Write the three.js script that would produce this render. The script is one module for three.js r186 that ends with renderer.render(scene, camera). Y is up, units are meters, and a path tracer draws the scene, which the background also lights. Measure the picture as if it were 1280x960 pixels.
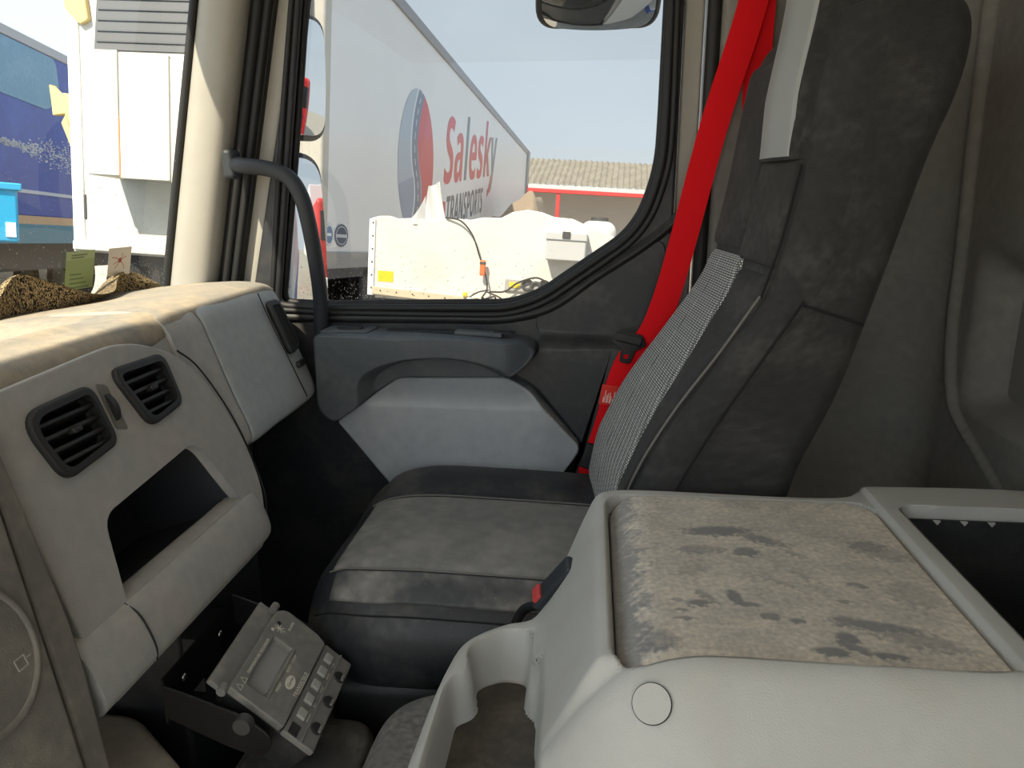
import * as THREE from 'three';
import { mergeGeometries } from 'three/addons/utils/BufferGeometryUtils.js';
import { RoundedBoxGeometry } from 'three/addons/geometries/RoundedBoxGeometry.js';
import { FontLoader } from 'three/addons/loaders/FontLoader.js';
import { ImprovedNoise } from 'three/addons/math/ImprovedNoise.js';

// ---------- camera, sky, sun, exposure ----------
const scene = new THREE.Scene();
const EYE = new THREE.Vector3(0, 1.15, 0);
const LOOK = new THREE.Vector3(-0.09730, -0.24728, -0.96405);
const camera = new THREE.PerspectiveCamera(53.13, 4 / 3, 0.02, 400);
camera.position.copy(EYE);
camera.lookAt(EYE.clone().add(LOOK));
scene.add(camera);
const renderer = new THREE.WebGLRenderer({ antialias: true });
renderer.toneMapping = THREE.LinearToneMapping;
renderer.toneMappingExposure = 2.75;
renderer.shadowMap.enabled = true;
function sst(a, b, x) { const t = Math.min(1, Math.max(0, (x - a) / (b - a))); return t * t * (3 - 2 * t); }
const SUN = new THREE.Vector3(-0.215, 0.78, 0.60).normalize();
{
  const W = 512, H = 256, d = new Float32Array(W * H * 4), n = new ImprovedNoise();
  for (let j = 0; j < H; j++) for (let i = 0; i < W; i++) {
    const el = ((j + 0.5) / H - 0.5) * Math.PI, az = ((i + 0.5) / W - 0.5) * 2 * Math.PI;
    const v = new THREE.Vector3(Math.cos(el) * Math.cos(az), Math.sin(el), Math.cos(el) * Math.sin(az));
    const h = Math.pow(Math.max(0, Math.sin(el)), 0.55);
    const g = Math.pow(Math.max(0, v.dot(SUN)), 6) * 0.55 + Math.pow(Math.max(0, v.dot(SUN)), 40) * 1.0;
    let c = 0, a = 0.5, q = 2.3; for (let o = 0; o < 5; o++) { c += a * n.noise(v.x * q + 4.3, v.y * q * 2.2 + 1.7, v.z * q + 9.1); q *= 2.1; a *= 0.55; } c = 0.05 * sst(-0.1, 0.5, c);
    const k = (j * W + i) * 4;
    d[k] = 0.60 * (1 - h) + 0.42 * h + g + c; d[k + 1] = 0.66 * (1 - h) + 0.52 * h + g * 0.95 + c; d[k + 2] = 0.70 * (1 - h) + 0.64 * h + g * 0.85 + c; d[k + 3] = 1;
  }
  const sky = new THREE.DataTexture(d, W, H, THREE.RGBAFormat, THREE.FloatType);
  sky.mapping = THREE.EquirectangularReflectionMapping; sky.magFilter = sky.minFilter = THREE.LinearFilter; sky.needsUpdate = true;
  scene.background = sky; scene.environment = sky;
}
const sun = new THREE.DirectionalLight(new THREE.Color(1.0, 0.87, 0.68), 5.6);
sun.name = 'sun'; sun.position.copy(SUN).multiplyScalar(30); sun.castShadow = true; sun.shadow.radius = 1.2;
sun.shadow.mapSize.set(4096, 4096);
Object.assign(sun.shadow.camera, { left: -30, right: 30, top: 30, bottom: -30, near: 1, far: 90 });
scene.add(sun, sun.target);

// ---------- helpers ----------
const V = (x, y, z) => new THREE.Vector3(x, y, z);
let seed = 7;
const rnd = () => { seed = (seed * 1664525 + 1013904223) % 4294967296; return seed / 4294967296; };
const noise = new ImprovedNoise();
const clamp = (x, a = 0, b = 1) => Math.min(b, Math.max(a, x));
const lerp = (a, b, t) => a + (b - a) * t;
function interp(x, xs, ys) { if (x <= xs[0]) return ys[0]; for (let i = 1; i < xs.length; i++) if (x <= xs[i]) { const t = (x - xs[i - 1]) / (xs[i] - xs[i - 1]); return lerp(ys[i - 1], ys[i], t); } return ys[ys.length - 1]; }
// smooth (monotone-ish Catmull) interpolation
function spl(x, xs, ys) {
  const n = xs.length; if (x <= xs[0]) return ys[0]; if (x >= xs[n - 1]) return ys[n - 1];
  let i = 1; while (x > xs[i]) i++;
  const h = xs[i] - xs[i - 1], t = (x - xs[i - 1]) / h;
  const m = (k) => k <= 0 ? (ys[1] - ys[0]) / (xs[1] - xs[0]) : k >= n - 1 ? (ys[n - 1] - ys[n - 2]) / (xs[n - 1] - xs[n - 2]) : (ys[k + 1] - ys[k - 1]) / (xs[k + 1] - xs[k - 1]);
  const a = m(i - 1) * h, b = m(i) * h, t2 = t * t, t3 = t2 * t;
  return (2 * t3 - 3 * t2 + 1) * ys[i - 1] + (t3 - 2 * t2 + t) * a + (-2 * t3 + 3 * t2) * ys[i] + (t3 - t2) * b;
}
const taken = {};
function numbered(name) { const k = taken[name] = (taken[name] ?? -1) + 1; return k ? `${name}_${String(k).padStart(3, '0')}` : name; }
function mesh(name, geo, mat, parent) {
  const m = new THREE.Mesh(geo, mat); m.name = parent ? name : numbered(name); m.castShadow = m.receiveShadow = true;
  (parent ?? scene).add(m); return m;
}
function tag(o, label, category, group) { o.userData.label = label; o.userData.category = category; if (group) o.userData.group = group; return o; }
function thing(name, label, category, pos = [0, 0, 0], group) {
  const o = new THREE.Group(); o.name = numbered(name); o.position.set(...pos); scene.add(o); return tag(o, label, category, group);
}
function struct(name, label, category, geo, mat) { const o = geo ? mesh(name, geo, mat) : Object.assign(new THREE.Group(), { name }); if (!geo) scene.add(o); tag(o, label, category); o.userData.kind = 'structure'; return o; }
// uv in metres by the dominant axis of each face
function metric(g) {
  g = g.index ? g.toNonIndexed() : g; if (!g.attributes.normal) g.computeVertexNormals();
  const p = g.attributes.position, uv = new Float32Array(p.count * 2), a = V(), b = V(), c = V();
  for (let i = 0; i < p.count; i += 3) {
    a.fromBufferAttribute(p, i); b.fromBufferAttribute(p, i + 1).sub(a); c.fromBufferAttribute(p, i + 2).sub(a); b.cross(c);
    const ax = Math.abs(b.x), ay = Math.abs(b.y), az = Math.abs(b.z);
    for (let k = i; k < i + 3; k++) { const x = p.getX(k), y = p.getY(k), z = p.getZ(k); const q = ax >= ay && ax >= az ? [z, y] : ay >= az ? [x, z] : [x, y]; uv[k * 2] = q[0]; uv[k * 2 + 1] = q[1]; }
  }
  g.setAttribute('uv', new THREE.BufferAttribute(uv, 2)); return g;
}
function box(w, h, d, x = 0, y = 0, z = 0, r = 0) {
  const g = r ? new RoundedBoxGeometry(w, h, d, 3, Math.min(r, w / 2.01, h / 2.01, d / 2.01)) : new THREE.BoxGeometry(w, h, d);
  return metric(g.translate(x, y, z));
}
const bb = (x0, x1, y0, y1, z0, z1, r = 0) => box(Math.abs(x1 - x0), Math.abs(y1 - y0), Math.abs(z1 - z0), (x0 + x1) / 2, (y0 + y1) / 2, (z0 + z1) / 2, r);
// grid surface of fn(u, v), uv in metres
function grid(nu, nv, fn, { closeU = false, flip = false, uvs = true } = {}) {
  const pos = [], idx = [], P = [];
  for (let j = 0; j <= nv; j++) for (let i = 0; i <= nu; i++) { const p = fn(i / nu, j / nv); P.push(p); pos.push(p.x, p.y, p.z); }
  for (let j = 0; j < nv; j++) for (let i = 0; i < nu; i++) {
    const a = j * (nu + 1) + i, b = a + 1, c = a + nu + 1, d = c + 1;
    flip ? idx.push(a, c, b, b, c, d) : idx.push(a, b, c, b, d, c);
  }
  const g = new THREE.BufferGeometry(); g.setAttribute('position', new THREE.Float32BufferAttribute(pos, 3)); g.setIndex(idx); g.computeVertexNormals();
  if (closeU) { const n = g.attributes.normal; for (let j = 0; j <= nv; j++) { const a = j * (nu + 1), b = a + nu; const q = V().fromBufferAttribute(n, a).add(V().fromBufferAttribute(n, b)).normalize(); n.setXYZ(a, q.x, q.y, q.z); n.setXYZ(b, q.x, q.y, q.z); } }
  const uv = new Float32Array(P.length * 2), mj = nv >> 1, mi = nu >> 1; let s = 0; const us = [0], vs = [0];
  for (let i = 1; i <= nu; i++) us.push(us[i - 1] + P[mj * (nu + 1) + i].distanceTo(P[mj * (nu + 1) + i - 1]));
  for (let j = 1; j <= nv; j++) vs.push(vs[j - 1] + P[j * (nu + 1) + mi].distanceTo(P[(j - 1) * (nu + 1) + mi]));
  for (let j = 0; j <= nv; j++) for (let i = 0; i <= nu; i++) { const k = (j * (nu + 1) + i) * 2; uv[k] = us[i]; uv[k + 1] = vs[j]; }
  g.setAttribute('uv', new THREE.BufferAttribute(uv, 2)); return g;
}
// closed loft through sections (arrays of Vector3, same count), smooth round each section, with fan caps
function loft(sections, { nu = 64, nv = 40, smoothV = true, smoothU = true, caps = true, flip = false } = {}) {
  const rings = sections.map((s) => { if (!smoothU) return null; return new THREE.CatmullRomCurve3(s, true, 'centripetal'); });
  const cols = []; const R = [];
  for (let i = 0; i < nu; i++) {
    const pts = sections.map((s, k) => { if (smoothU) return rings[k].getPoint(i / nu); const f = i / nu * s.length, a = Math.floor(f); return s[a % s.length].clone().lerp(s[(a + 1) % s.length], f - a); });
    cols.push(smoothV && pts.length > 2 ? new THREE.CatmullRomCurve3(pts, false, 'centripetal') : pts);
  }
  const fn = (u, v) => { const c = cols[Math.round(u * nu) % nu]; if (!Array.isArray(c)) return c.getPoint(v); const f = v * (c.length - 1), a = Math.min(c.length - 2, Math.floor(f)); return c[a].clone().lerp(c[a + 1], f - a); };
  const g = grid(nu, nv, fn, { closeU: true, flip }), parts = [g.toNonIndexed()];
  if (caps) for (const e of [0, 1]) {
    const c = V(); const ring = []; for (let i = 0; i < nu; i++) { const p = fn(i / nu, e); ring.push(p); c.add(p); } c.divideScalar(nu);
    const pos = []; for (let i = 0; i < nu; i++) { const a = ring[i], b = ring[(i + 1) % nu]; const o = (e === 0) !== flip ? [a, c, b] : [a, b, c]; for (const p of o) pos.push(p.x, p.y, p.z); }
    const cg = new THREE.BufferGeometry(); cg.setAttribute('position', new THREE.Float32BufferAttribute(pos, 3)); cg.computeVertexNormals(); parts.push(metric(cg));
  }
  return mergeGeometries(parts);
}
const tube = (pts, r, seg = 48, rs = 10, closed = false) => {
  const c = new THREE.CatmullRomCurve3(pts.map((p) => p.isVector3 ? p : V(...p)), closed, 'centripetal');
  const parts = [new THREE.TubeGeometry(c, seg, r, rs, closed).toNonIndexed()];
  if (!closed) for (const e of [0, 1]) { const s = new THREE.SphereGeometry(r, rs, 6); const p = c.getPoint(e); parts.push(s.translate(p.x, p.y, p.z).toNonIndexed()); }
  return mergeGeometries(parts);
};
// flat ribbon of given width along a path; side(t) gives the width direction
function ribbon(pts, width, thick, side, n = 60) {
  const c = new THREE.CatmullRomCurve3(pts.map((p) => V(...p)), false, 'centripetal');
  const sec = []; for (let i = 0; i <= n; i++) { const t = i / n, p = c.getPoint(t), tg = c.getTangent(t), s0 = side(t).clone(); s0.addScaledVector(tg, -s0.dot(tg)).normalize(); const nn = tg.clone().cross(s0).normalize(); const w = (typeof width === 'function' ? width(t) : width) / 2;
    sec.push([[-1, -1], [1, -1], [1, 1], [-1, 1]].map(([a, b]) => p.clone().addScaledVector(s0, a * w).addScaledVector(nn, b * thick / 2))); }
  return metric(loft(sec, { nu: 4, nv: n, smoothU: false, smoothV: false }));
}
function shape2(pts, r = 0) { // closed polygon with rounded corners (r number or per-point)
  const s = new THREE.Shape(), n = pts.length;
  for (let i = 0; i < n; i++) {
    const p = new THREE.Vector2(...pts[i]), a = new THREE.Vector2(...pts[(i + n - 1) % n]), b = new THREE.Vector2(...pts[(i + 1) % n]);
    const rr = Math.min(pts[i][2] ?? r, p.distanceTo(a) * 0.48, p.distanceTo(b) * 0.48);
    const A = p.clone().add(a.clone().sub(p).setLength(rr)), B = p.clone().add(b.clone().sub(p).setLength(rr));
    i ? s.lineTo(A.x, A.y) : s.moveTo(A.x, A.y);
    if (rr > 1e-6) s.quadraticCurveTo(p.x, p.y, B.x, B.y);
  }
  s.closePath(); return s;
}
const asPath = (pts, r) => new THREE.Path(shape2(pts, r).getPoints(8));
function extrude(shape, depth, bevel = 0, seg = 2) {
  return metric(new THREE.ExtrudeGeometry(shape, { depth: Math.max(1e-4, depth - 2 * bevel), bevelEnabled: bevel > 0, bevelSize: bevel, bevelThickness: bevel, bevelOffset: -bevel, bevelSegments: seg, curveSegments: 8 }).translate(0, 0, bevel));
}
// relief panel: star-shaped outline (list of [x, y]) round a centre; height(x, y) gives z; edges roll back to zb
function relief(outline, r, centre, height, zb, roll = 0.012, rings = 26) {
  const pts = shape2(outline, r).getSpacedPoints(180); pts.pop(); const n = pts.length, c = new THREE.Vector2(...centre);
  const fn = (u, v) => {
    const o = pts[Math.round(u * n) % n]; const len = o.distanceTo(c);
    if (v <= 0.8) { const k = (1 - roll / len) * Math.pow(v / 0.8, 0.85); const x = lerp(c.x, o.x, k), y = lerp(c.y, o.y, k); return V(x, y, height(x, y)); }
    const w = (v - 0.8) / 0.2, k0 = 1 - roll / len, x0 = lerp(c.x, o.x, k0), y0 = lerp(c.y, o.y, k0), h0 = height(x0, y0);
    if (w <= 0.7) { const t = w / 0.7 * Math.PI / 2; const k = 1 - roll / len * (1 - Math.sin(t)); return V(lerp(c.x, o.x, k), lerp(c.y, o.y, k), h0 - roll * (1 - Math.cos(t))); }
    return V(o.x, o.y, lerp(h0 - roll, zb, (w - 0.7) / 0.3));
  };
  return metricXY(grid(n, rings, fn, { closeU: true, flip: true }));
}
function metricXY(g) { const p = g.attributes.position, uv = g.attributes.uv; for (let i = 0; i < p.count; i++) uv.setXY(i, p.getX(i), p.getY(i)); return g; }
// ---------- textures and materials ----------
function fbm(x, y, z, o = 4) { let s = 0, a = 0.5; for (let i = 0; i < o; i++) { s += a * noise.noise(x, y, z + i * 3.7); x *= 2.03; y *= 2.03; a *= 0.5; } return s; }
function dataTex(n, fn, srgb = true, rep = 1) {
  const d = new Uint8Array(n * n * 4);
  for (let j = 0; j < n; j++) for (let i = 0; i < n; i++) { const c = fn(i / n, j / n); const k = (j * n + i) * 4; d[k] = clamp(c[0]) * 255; d[k + 1] = clamp(c[1]) * 255; d[k + 2] = clamp(c[2]) * 255; d[k + 3] = 255; }
  const t = new THREE.DataTexture(d, n, n); t.wrapS = t.wrapT = THREE.RepeatWrapping; t.magFilter = THREE.LinearFilter; t.minFilter = THREE.LinearMipmapLinearFilter; t.generateMipmaps = true;
  if (srgb) t.colorSpace = THREE.SRGBColorSpace; t.repeat.set(rep, rep); t.needsUpdate = true; return t;
}
// tileable fractal noise
const tn = (u, v, f, s, o = 4) => { // blend of four shifted copies, periodic over 0..1
  const w = (a, b) => fbm((u + a) * f, (v + b) * f, s, o); const x = u, y = v;
  return w(0, 0) * (1 - x) * (1 - y) + w(-1, 0) * x * (1 - y) + w(0, -1) * (1 - x) * y + w(-1, -1) * x * y;
};
const toS = (c) => c <= 0.0031308 ? c * 12.92 : 1.055 * Math.pow(c, 1 / 2.4) - 0.055;
const grain = dataTex(512, (u, v) => { const n = 0.5 + 0.9 * tn(u, v, 60, 1, 3); return [n, n, n]; }, false, 8);
const weave = dataTex(256, (u, v) => { const n = 0.5 + 0.35 * Math.sin(u * Math.PI * 2 * 32) * Math.sin(v * Math.PI * 2 * 32) + 0.25 * tn(u, v, 20, 3); return [n, n, n]; }, false, 10);
// a base colour (linear) with dust or dirt (linear) lying on it in patches and specks
function stained(base, dust, amount, { f = 5, s = 1, size = 320, span = 0.5, speck = 0, var: vr = 0.12, lo = 0.0, hi = 0.45 } = {}) {
  return dataTex(size, (u, v) => {
    const a = tn(u, v, f, s, 4), b = tn(u, v, f * 6, s + 9, 3); let k = amount * sst(lo, hi, a + 0.3 * b + 0.12);
    const h = Math.sin((Math.floor(u * size) * 127.1 + Math.floor(v * size) * 311.7 + s) * 0.731) * 43758.5453; if (speck && h - Math.floor(h) < speck) k = Math.min(1, k + 0.6);
    const m = 1 + vr * b * 2; return base.map((c, i) => toS(clamp(lerp(c * m, dust[i] * m, k))));
  }, true, 1 / span);
}
const M = {};
function mat(name, o) { const m = new THREE.MeshPhysicalMaterial(o); m.name = name; M[name] = m; return m; }
const lin = (r, g, b) => new THREE.Color().setRGB(r, g, b);
const plain = (name, c, rough = 0.6, extra = {}) => mat(name, { color: lin(...c), roughness: rough, ...extra });
const DUST = [0.42, 0.35, 0.26];
mat('dash grey plastic', { map: stained([0.41, 0.40, 0.375], [0.47, 0.43, 0.37], 0.5, { f: 4, s: 2 }), roughness: 0.62, bumpMap: grain, bumpScale: 0.0006 });
mat('dash blue grey plastic', { map: stained([0.41, 0.43, 0.44], [0.46, 0.445, 0.41], 0.4, { f: 4, s: 3 }), roughness: 0.6, bumpMap: grain, bumpScale: 0.0006 });
mat('dash top dusty plastic', { map: stained([0.27, 0.25, 0.215], [0.40, 0.325, 0.23], 0.9, { f: 5, s: 12, lo: -0.1, hi: 0.4 }), roughness: 0.8, bumpMap: grain, bumpScale: 0.0006 });
mat('dusty dark plastic', { map: stained([0.17, 0.16, 0.14], [0.30, 0.27, 0.215], 0.8, { f: 6, s: 4, lo: -0.1, hi: 0.5 }), roughness: 0.75, bumpMap: grain, bumpScale: 0.0006 });
mat('black plastic', { map: stained([0.017, 0.017, 0.018], [0.08, 0.075, 0.065], 0.25, { f: 7, s: 5, speck: 0.002 }), roughness: 0.55, bumpMap: grain, bumpScale: 0.0004 });
mat('door dark plastic', { map: stained([0.022, 0.024, 0.028], [0.12, 0.11, 0.09], 0.3, { f: 5, s: 6, speck: 0.0012 }), roughness: 0.5, bumpMap: grain, bumpScale: 0.0005 });
mat('armrest slate plastic', { map: stained([0.075, 0.085, 0.096], [0.15, 0.145, 0.13], 0.35, { f: 5, s: 7, speck: 0.001 }), roughness: 0.5, bumpMap: grain, bumpScale: 0.0005 });
mat('insert blue grey plastic', { map: stained([0.34, 0.36, 0.385], [0.42, 0.41, 0.385], 0.35, { f: 3, s: 8 }), roughness: 0.55, bumpMap: grain, bumpScale: 0.0005 });
mat('rear wall grey', { map: stained([0.21, 0.20, 0.18], [0.28, 0.265, 0.235], 0.4, { f: 4, s: 9 }), roughness: 0.7, bumpMap: grain, bumpScale: 0.0006 });
mat('console light grey', { map: stained([0.455, 0.445, 0.41], [0.40, 0.375, 0.33], 0.6, { f: 5, s: 10, var: 0.05 }), roughness: 0.55, bumpMap: grain, bumpScale: 0.0004 });
mat('seat fabric', { map: stained([0.032, 0.031, 0.030], [0.075, 0.071, 0.064], 0.5, { f: 6, s: 11, speck: 0.001, var: 0.3 }), roughness: 0.95, bumpMap: weave, bumpScale: 0.0006, sheen: 0.3, sheenRoughness: 0.6, sheenColor: lin(0.25, 0.24, 0.22) });
mat('dusty seat fabric', { map: stained([0.17, 0.168, 0.16], [0.36, 0.335, 0.30], 0.6, { f: 3, s: 15, speck: 0.003, var: 0.15, lo: -0.15, hi: 0.6 }), roughness: 0.95, bumpMap: weave, bumpScale: 0.0006, sheen: 0.3, sheenRoughness: 0.6, sheenColor: lin(0.25, 0.24, 0.22) });
mat('seat vinyl', { map: stained([0.016, 0.018, 0.022], [0.14, 0.13, 0.115], 0.55, { f: 5, s: 13, speck: 0.002, lo: -0.02, hi: 0.55 }), roughness: 0.5, bumpMap: grain, bumpScale: 0.0005 });
plain('headrest grey vinyl', [0.32, 0.328, 0.32], 0.5, { bumpMap: grain, bumpScale: 0.0004 });
mat('cream trim', { map: stained([0.38, 0.365, 0.325], [0.31, 0.29, 0.25], 0.4, { f: 3, s: 14, var: 0.04 }), roughness: 0.5, bumpMap: grain, bumpScale: 0.0003 });
plain('rubber', [0.012, 0.012, 0.013], 0.6);
plain('handle rubber', [0.022, 0.026, 0.032], 0.5, { bumpMap: grain, bumpScale: 0.0003 });
mat('floor rubber', { map: stained([0.02, 0.02, 0.02], [0.10, 0.09, 0.075], 0.5, { f: 6, s: 16, speck: 0.004 }), roughness: 0.85 });
mat('engine cover carpet', { map: stained([0.06, 0.056, 0.05], [0.15, 0.135, 0.11], 0.6, { f: 6, s: 17, speck: 0.006 }), roughness: 0.95 });
plain('roof lining', [0.70, 0.67, 0.61], 0.9);
mat('cab paint', { color: lin(0.62, 0.60, 0.55), roughness: 0.4 });
mat('windscreen glass', { color: lin(0.68, 0.70, 0.69), roughness: 0, transmission: 1, thickness: 0, ior: 1.45, side: THREE.DoubleSide });
mat('glass', { color: lin(0.355, 0.365, 0.365), roughness: 0, transmission: 1, thickness: 0, ior: 1.45, side: THREE.DoubleSide });
mat('grey seat cloth', { map: stained([0.16, 0.155, 0.145], [0.26, 0.24, 0.21], 0.5, { f: 8, s: 18, var: 0.5 }), roughness: 0.95, bumpMap: weave, bumpScale: 0.0006 });

// ================= the cab shell =================
struct('floor', 'dark dusty rubber mat on the cab floor', 'floor', bb(-1.05, 0.78, -0.05, 0, -1.68, 0.56), M['floor rubber']);
struct('ceiling', 'pale lining of the cab roof', 'ceiling', bb(-0.86, 0.78, 1.72, 1.78, -1.68, 0.56), M['roof lining']);
// windshield: x of the glass
const windX = (y, z) => -0.894 + (y - 0.953) * 0.22 - 0.10 * (1 - Math.pow((z + 0.525) / 1.025, 2));
struct('wall_front', 'dark firewall in front of the footwell', 'wall', mergeGeometries([bb(-1.08, -1.02, 0, 0.9, -1.66, 0.56), bb(-1.03, -0.90, 0, 0.92, -1.66, -1.58), bb(-0.92, -0.70, 0, 0.90, -1.69, -1.65)]), M['black plastic']);
{
  const wy0 = 0.93, wy1 = 1.70;
  struct('window_1', 'curved windscreen behind the dashboard', 'windscreen', grid(40, 16, (u, v) => { const z = lerp(-1.55, 0.5, u), y = lerp(wy0, wy1, v); return V(windX(y, z), y, z); }), M['windscreen glass']);
  const e = (y, dx = 0, dz = 0) => V(windX(y, -1.55) + dx, y, -1.55 + dz);
  struct('trim_1', 'thin black rubber seal down the windscreen edge', 'seal', tube([e(0.9), e(1.1), e(1.3), e(1.5), e(1.75)], 0.0085, 30, 8), M.rubber);
}
{ // passenger side windscreen pillar: sections by height
  const secs = [];
  for (const y of [0.86, 0.97, 1.08, 1.2, 1.32, 1.45, 1.58, 1.74]) {
    const w = V(windX(y, -1.55) + 0.008, y, -1.552), sx = interp(y, [0.86, 1.032, 1.51, 1.74], [-0.82, -0.783, -0.678, -0.63]), s = V(sx, y, -1.60);
    const q = (t, o) => V(lerp(w.x, s.x, t) + o * 0.5, y, lerp(w.z, s.z, t) + o);
    secs.push([w, q(0.15, 0.022), q(0.4, 0.034), q(0.65, 0.036), q(0.85, 0.026), s, V(s.x - 0.01, y, -1.65), V(lerp(w.x, s.x, 0.5), y, -1.67), V(w.x - 0.015, y, -1.62)]);
  }
  struct('trim_2', 'cream plastic cover of the windscreen pillar', 'pillar', loft(secs, { nu: 72, nv: 40 }), M['cream trim']);
  // seals between pillar and door
  const sealX = (y) => interp(y, [0.6, 0.86, 1.032, 1.51, 1.74], [-0.85, -0.80, -0.763, -0.659, -0.61]);
  const P = (y, dx, z) => V(sealX(y) + dx, y, z);
  const ysr = [0.55, 0.8, 0.95, 1.1, 1.3, 1.5, 1.73];
  struct('trim_3', 'wide black door seal beside the cream pillar', 'seal', mergeGeometries([tube(ysr.map((y) => P(y, -0.006, -1.597)), 0.0125, 50), tube(ysr.map((y) => P(y, 0.013, -1.603)), 0.0095, 50), loft([0.5, 0.9, 1.1, 1.3, 1.5, 1.73].map((y) => [P(y, -0.022, -1.608), P(y, 0.024, -1.608), P(y, 0.024, -1.63), P(y, -0.022, -1.63)]), { nu: 16, nv: 30, smoothU: false })]), M.rubber);
  const strip = (d0, d1, z, th) => loft([0.5, 0.9, 1.1, 1.3, 1.5, 1.73].map((y) => [P(y, d0, z), P(y, (d0 + d1) / 2, z + 0.004), P(y, d1, z), P(y, d1, z - th), P(y, d0, z - th)]), { nu: 20, nv: 30 });
  struct('trim_4', 'narrow cream painted door aperture beside the front seal', 'trim', strip(0.012, 0.056, -1.63, 0.04), M['cream trim']);
}
{ // rear wall with its rounded corner and pressed recess, swept in plan, z is lateral
  const plan = (s) => { // s metres from the door pillar backwards then across the back
    const L = 0.30, R = 0.12; const x0 = 0.245, zs = -1.60, xr = 0.665;
    const l1 = xr - R - x0; if (s < l1) return [x0 + s, zs, 0, 1];
    const a = (s - l1) / R; if (a < Math.PI / 2) return [xr - R + R * Math.sin(a), zs + R - R * Math.cos(a), -Math.sin(a), Math.cos(a)];
    return [xr, zs + R + (s - l1 - R * Math.PI / 2), -1, 0];
  };
  const fn = (u, v) => {
    const s = u * 2.55, y = v * 1.74; const [x, z, nx, nz] = plan(s);
    // raised frame and recess across the back
    const zin = spl(y, [0.6, 0.68, 0.77, 1.06, 1.74], [-1.10, -1.25, -1.425, -1.475, -1.50]);
    const into = sst(zin - 0.004, zin + 0.008, z) * sst(0.60, 0.66, y) * (1 - sst(0.2, 0.25, z));
    const rib = Math.exp(-Math.pow((z - zin + 0.012) / 0.009, 2)) * sst(0.66, 0.75, y) * (z > -1.56 ? 1 : 0);
    const slab = sst(-1.425, -1.335, z) * sst(0.76, 0.81, y) * (1 - sst(0.99, 1.06, y)) * (1 - sst(0.2, 0.25, z));
    const d = -0.007 * into + 0.006 * rib - 0.055 * slab;
    return V(x + nx * d, y, z + nz * d);
  };
  struct('wall_rear', 'grey moulded back wall of the cab with a pressed recess', 'wall', mergeGeometries([grid(420, 230, fn, { flip: false }).toNonIndexed(), bb(0.72, 0.78, 0, 1.74, -1.66, 0.56)]), M['rear wall grey']);
}
struct('wall_right', 'outer skin beside the passenger seat', 'wall', bb(0.21, 0.78, 0, 1.74, -1.68, -1.625), M['cab paint']);
struct('wall_left', 'side wall behind the open driver door', 'wall', bb(0.42, 0.78, 0, 1.74, 0.5, 0.56), M['rear wall grey']);
{ // rear door aperture: cream strip and black seal, then grey pillar cover
  const ys = [0.55, 0.8, 1.0, 1.2, 1.4, 1.73];
  struct('trim_5', 'cream painted door aperture strip behind the side window', 'trim', bb(0.168, 0.206, 0.4, 1.73, -1.66, -1.618, 0.006), M['cream trim']);
  struct('trim_6', 'black rubber door seal in front of the red belt', 'seal', tube(ys.map((y) => V(0.222, y, -1.602)), 0.014, 40), M.rubber);
  struct('trim_7', 'grey brown cover of the belt pillar', 'pillar', loft(ys.map((y) => [V(0.236, y, -1.62), V(0.238, y, -1.585), V(0.25, y, -1.578), V(0.36, y, -1.585), V(0.40, y, -1.60), V(0.40, y, -1.62)]), { nu: 30, nv: 10 }), M['rear wall grey']);
}

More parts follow.
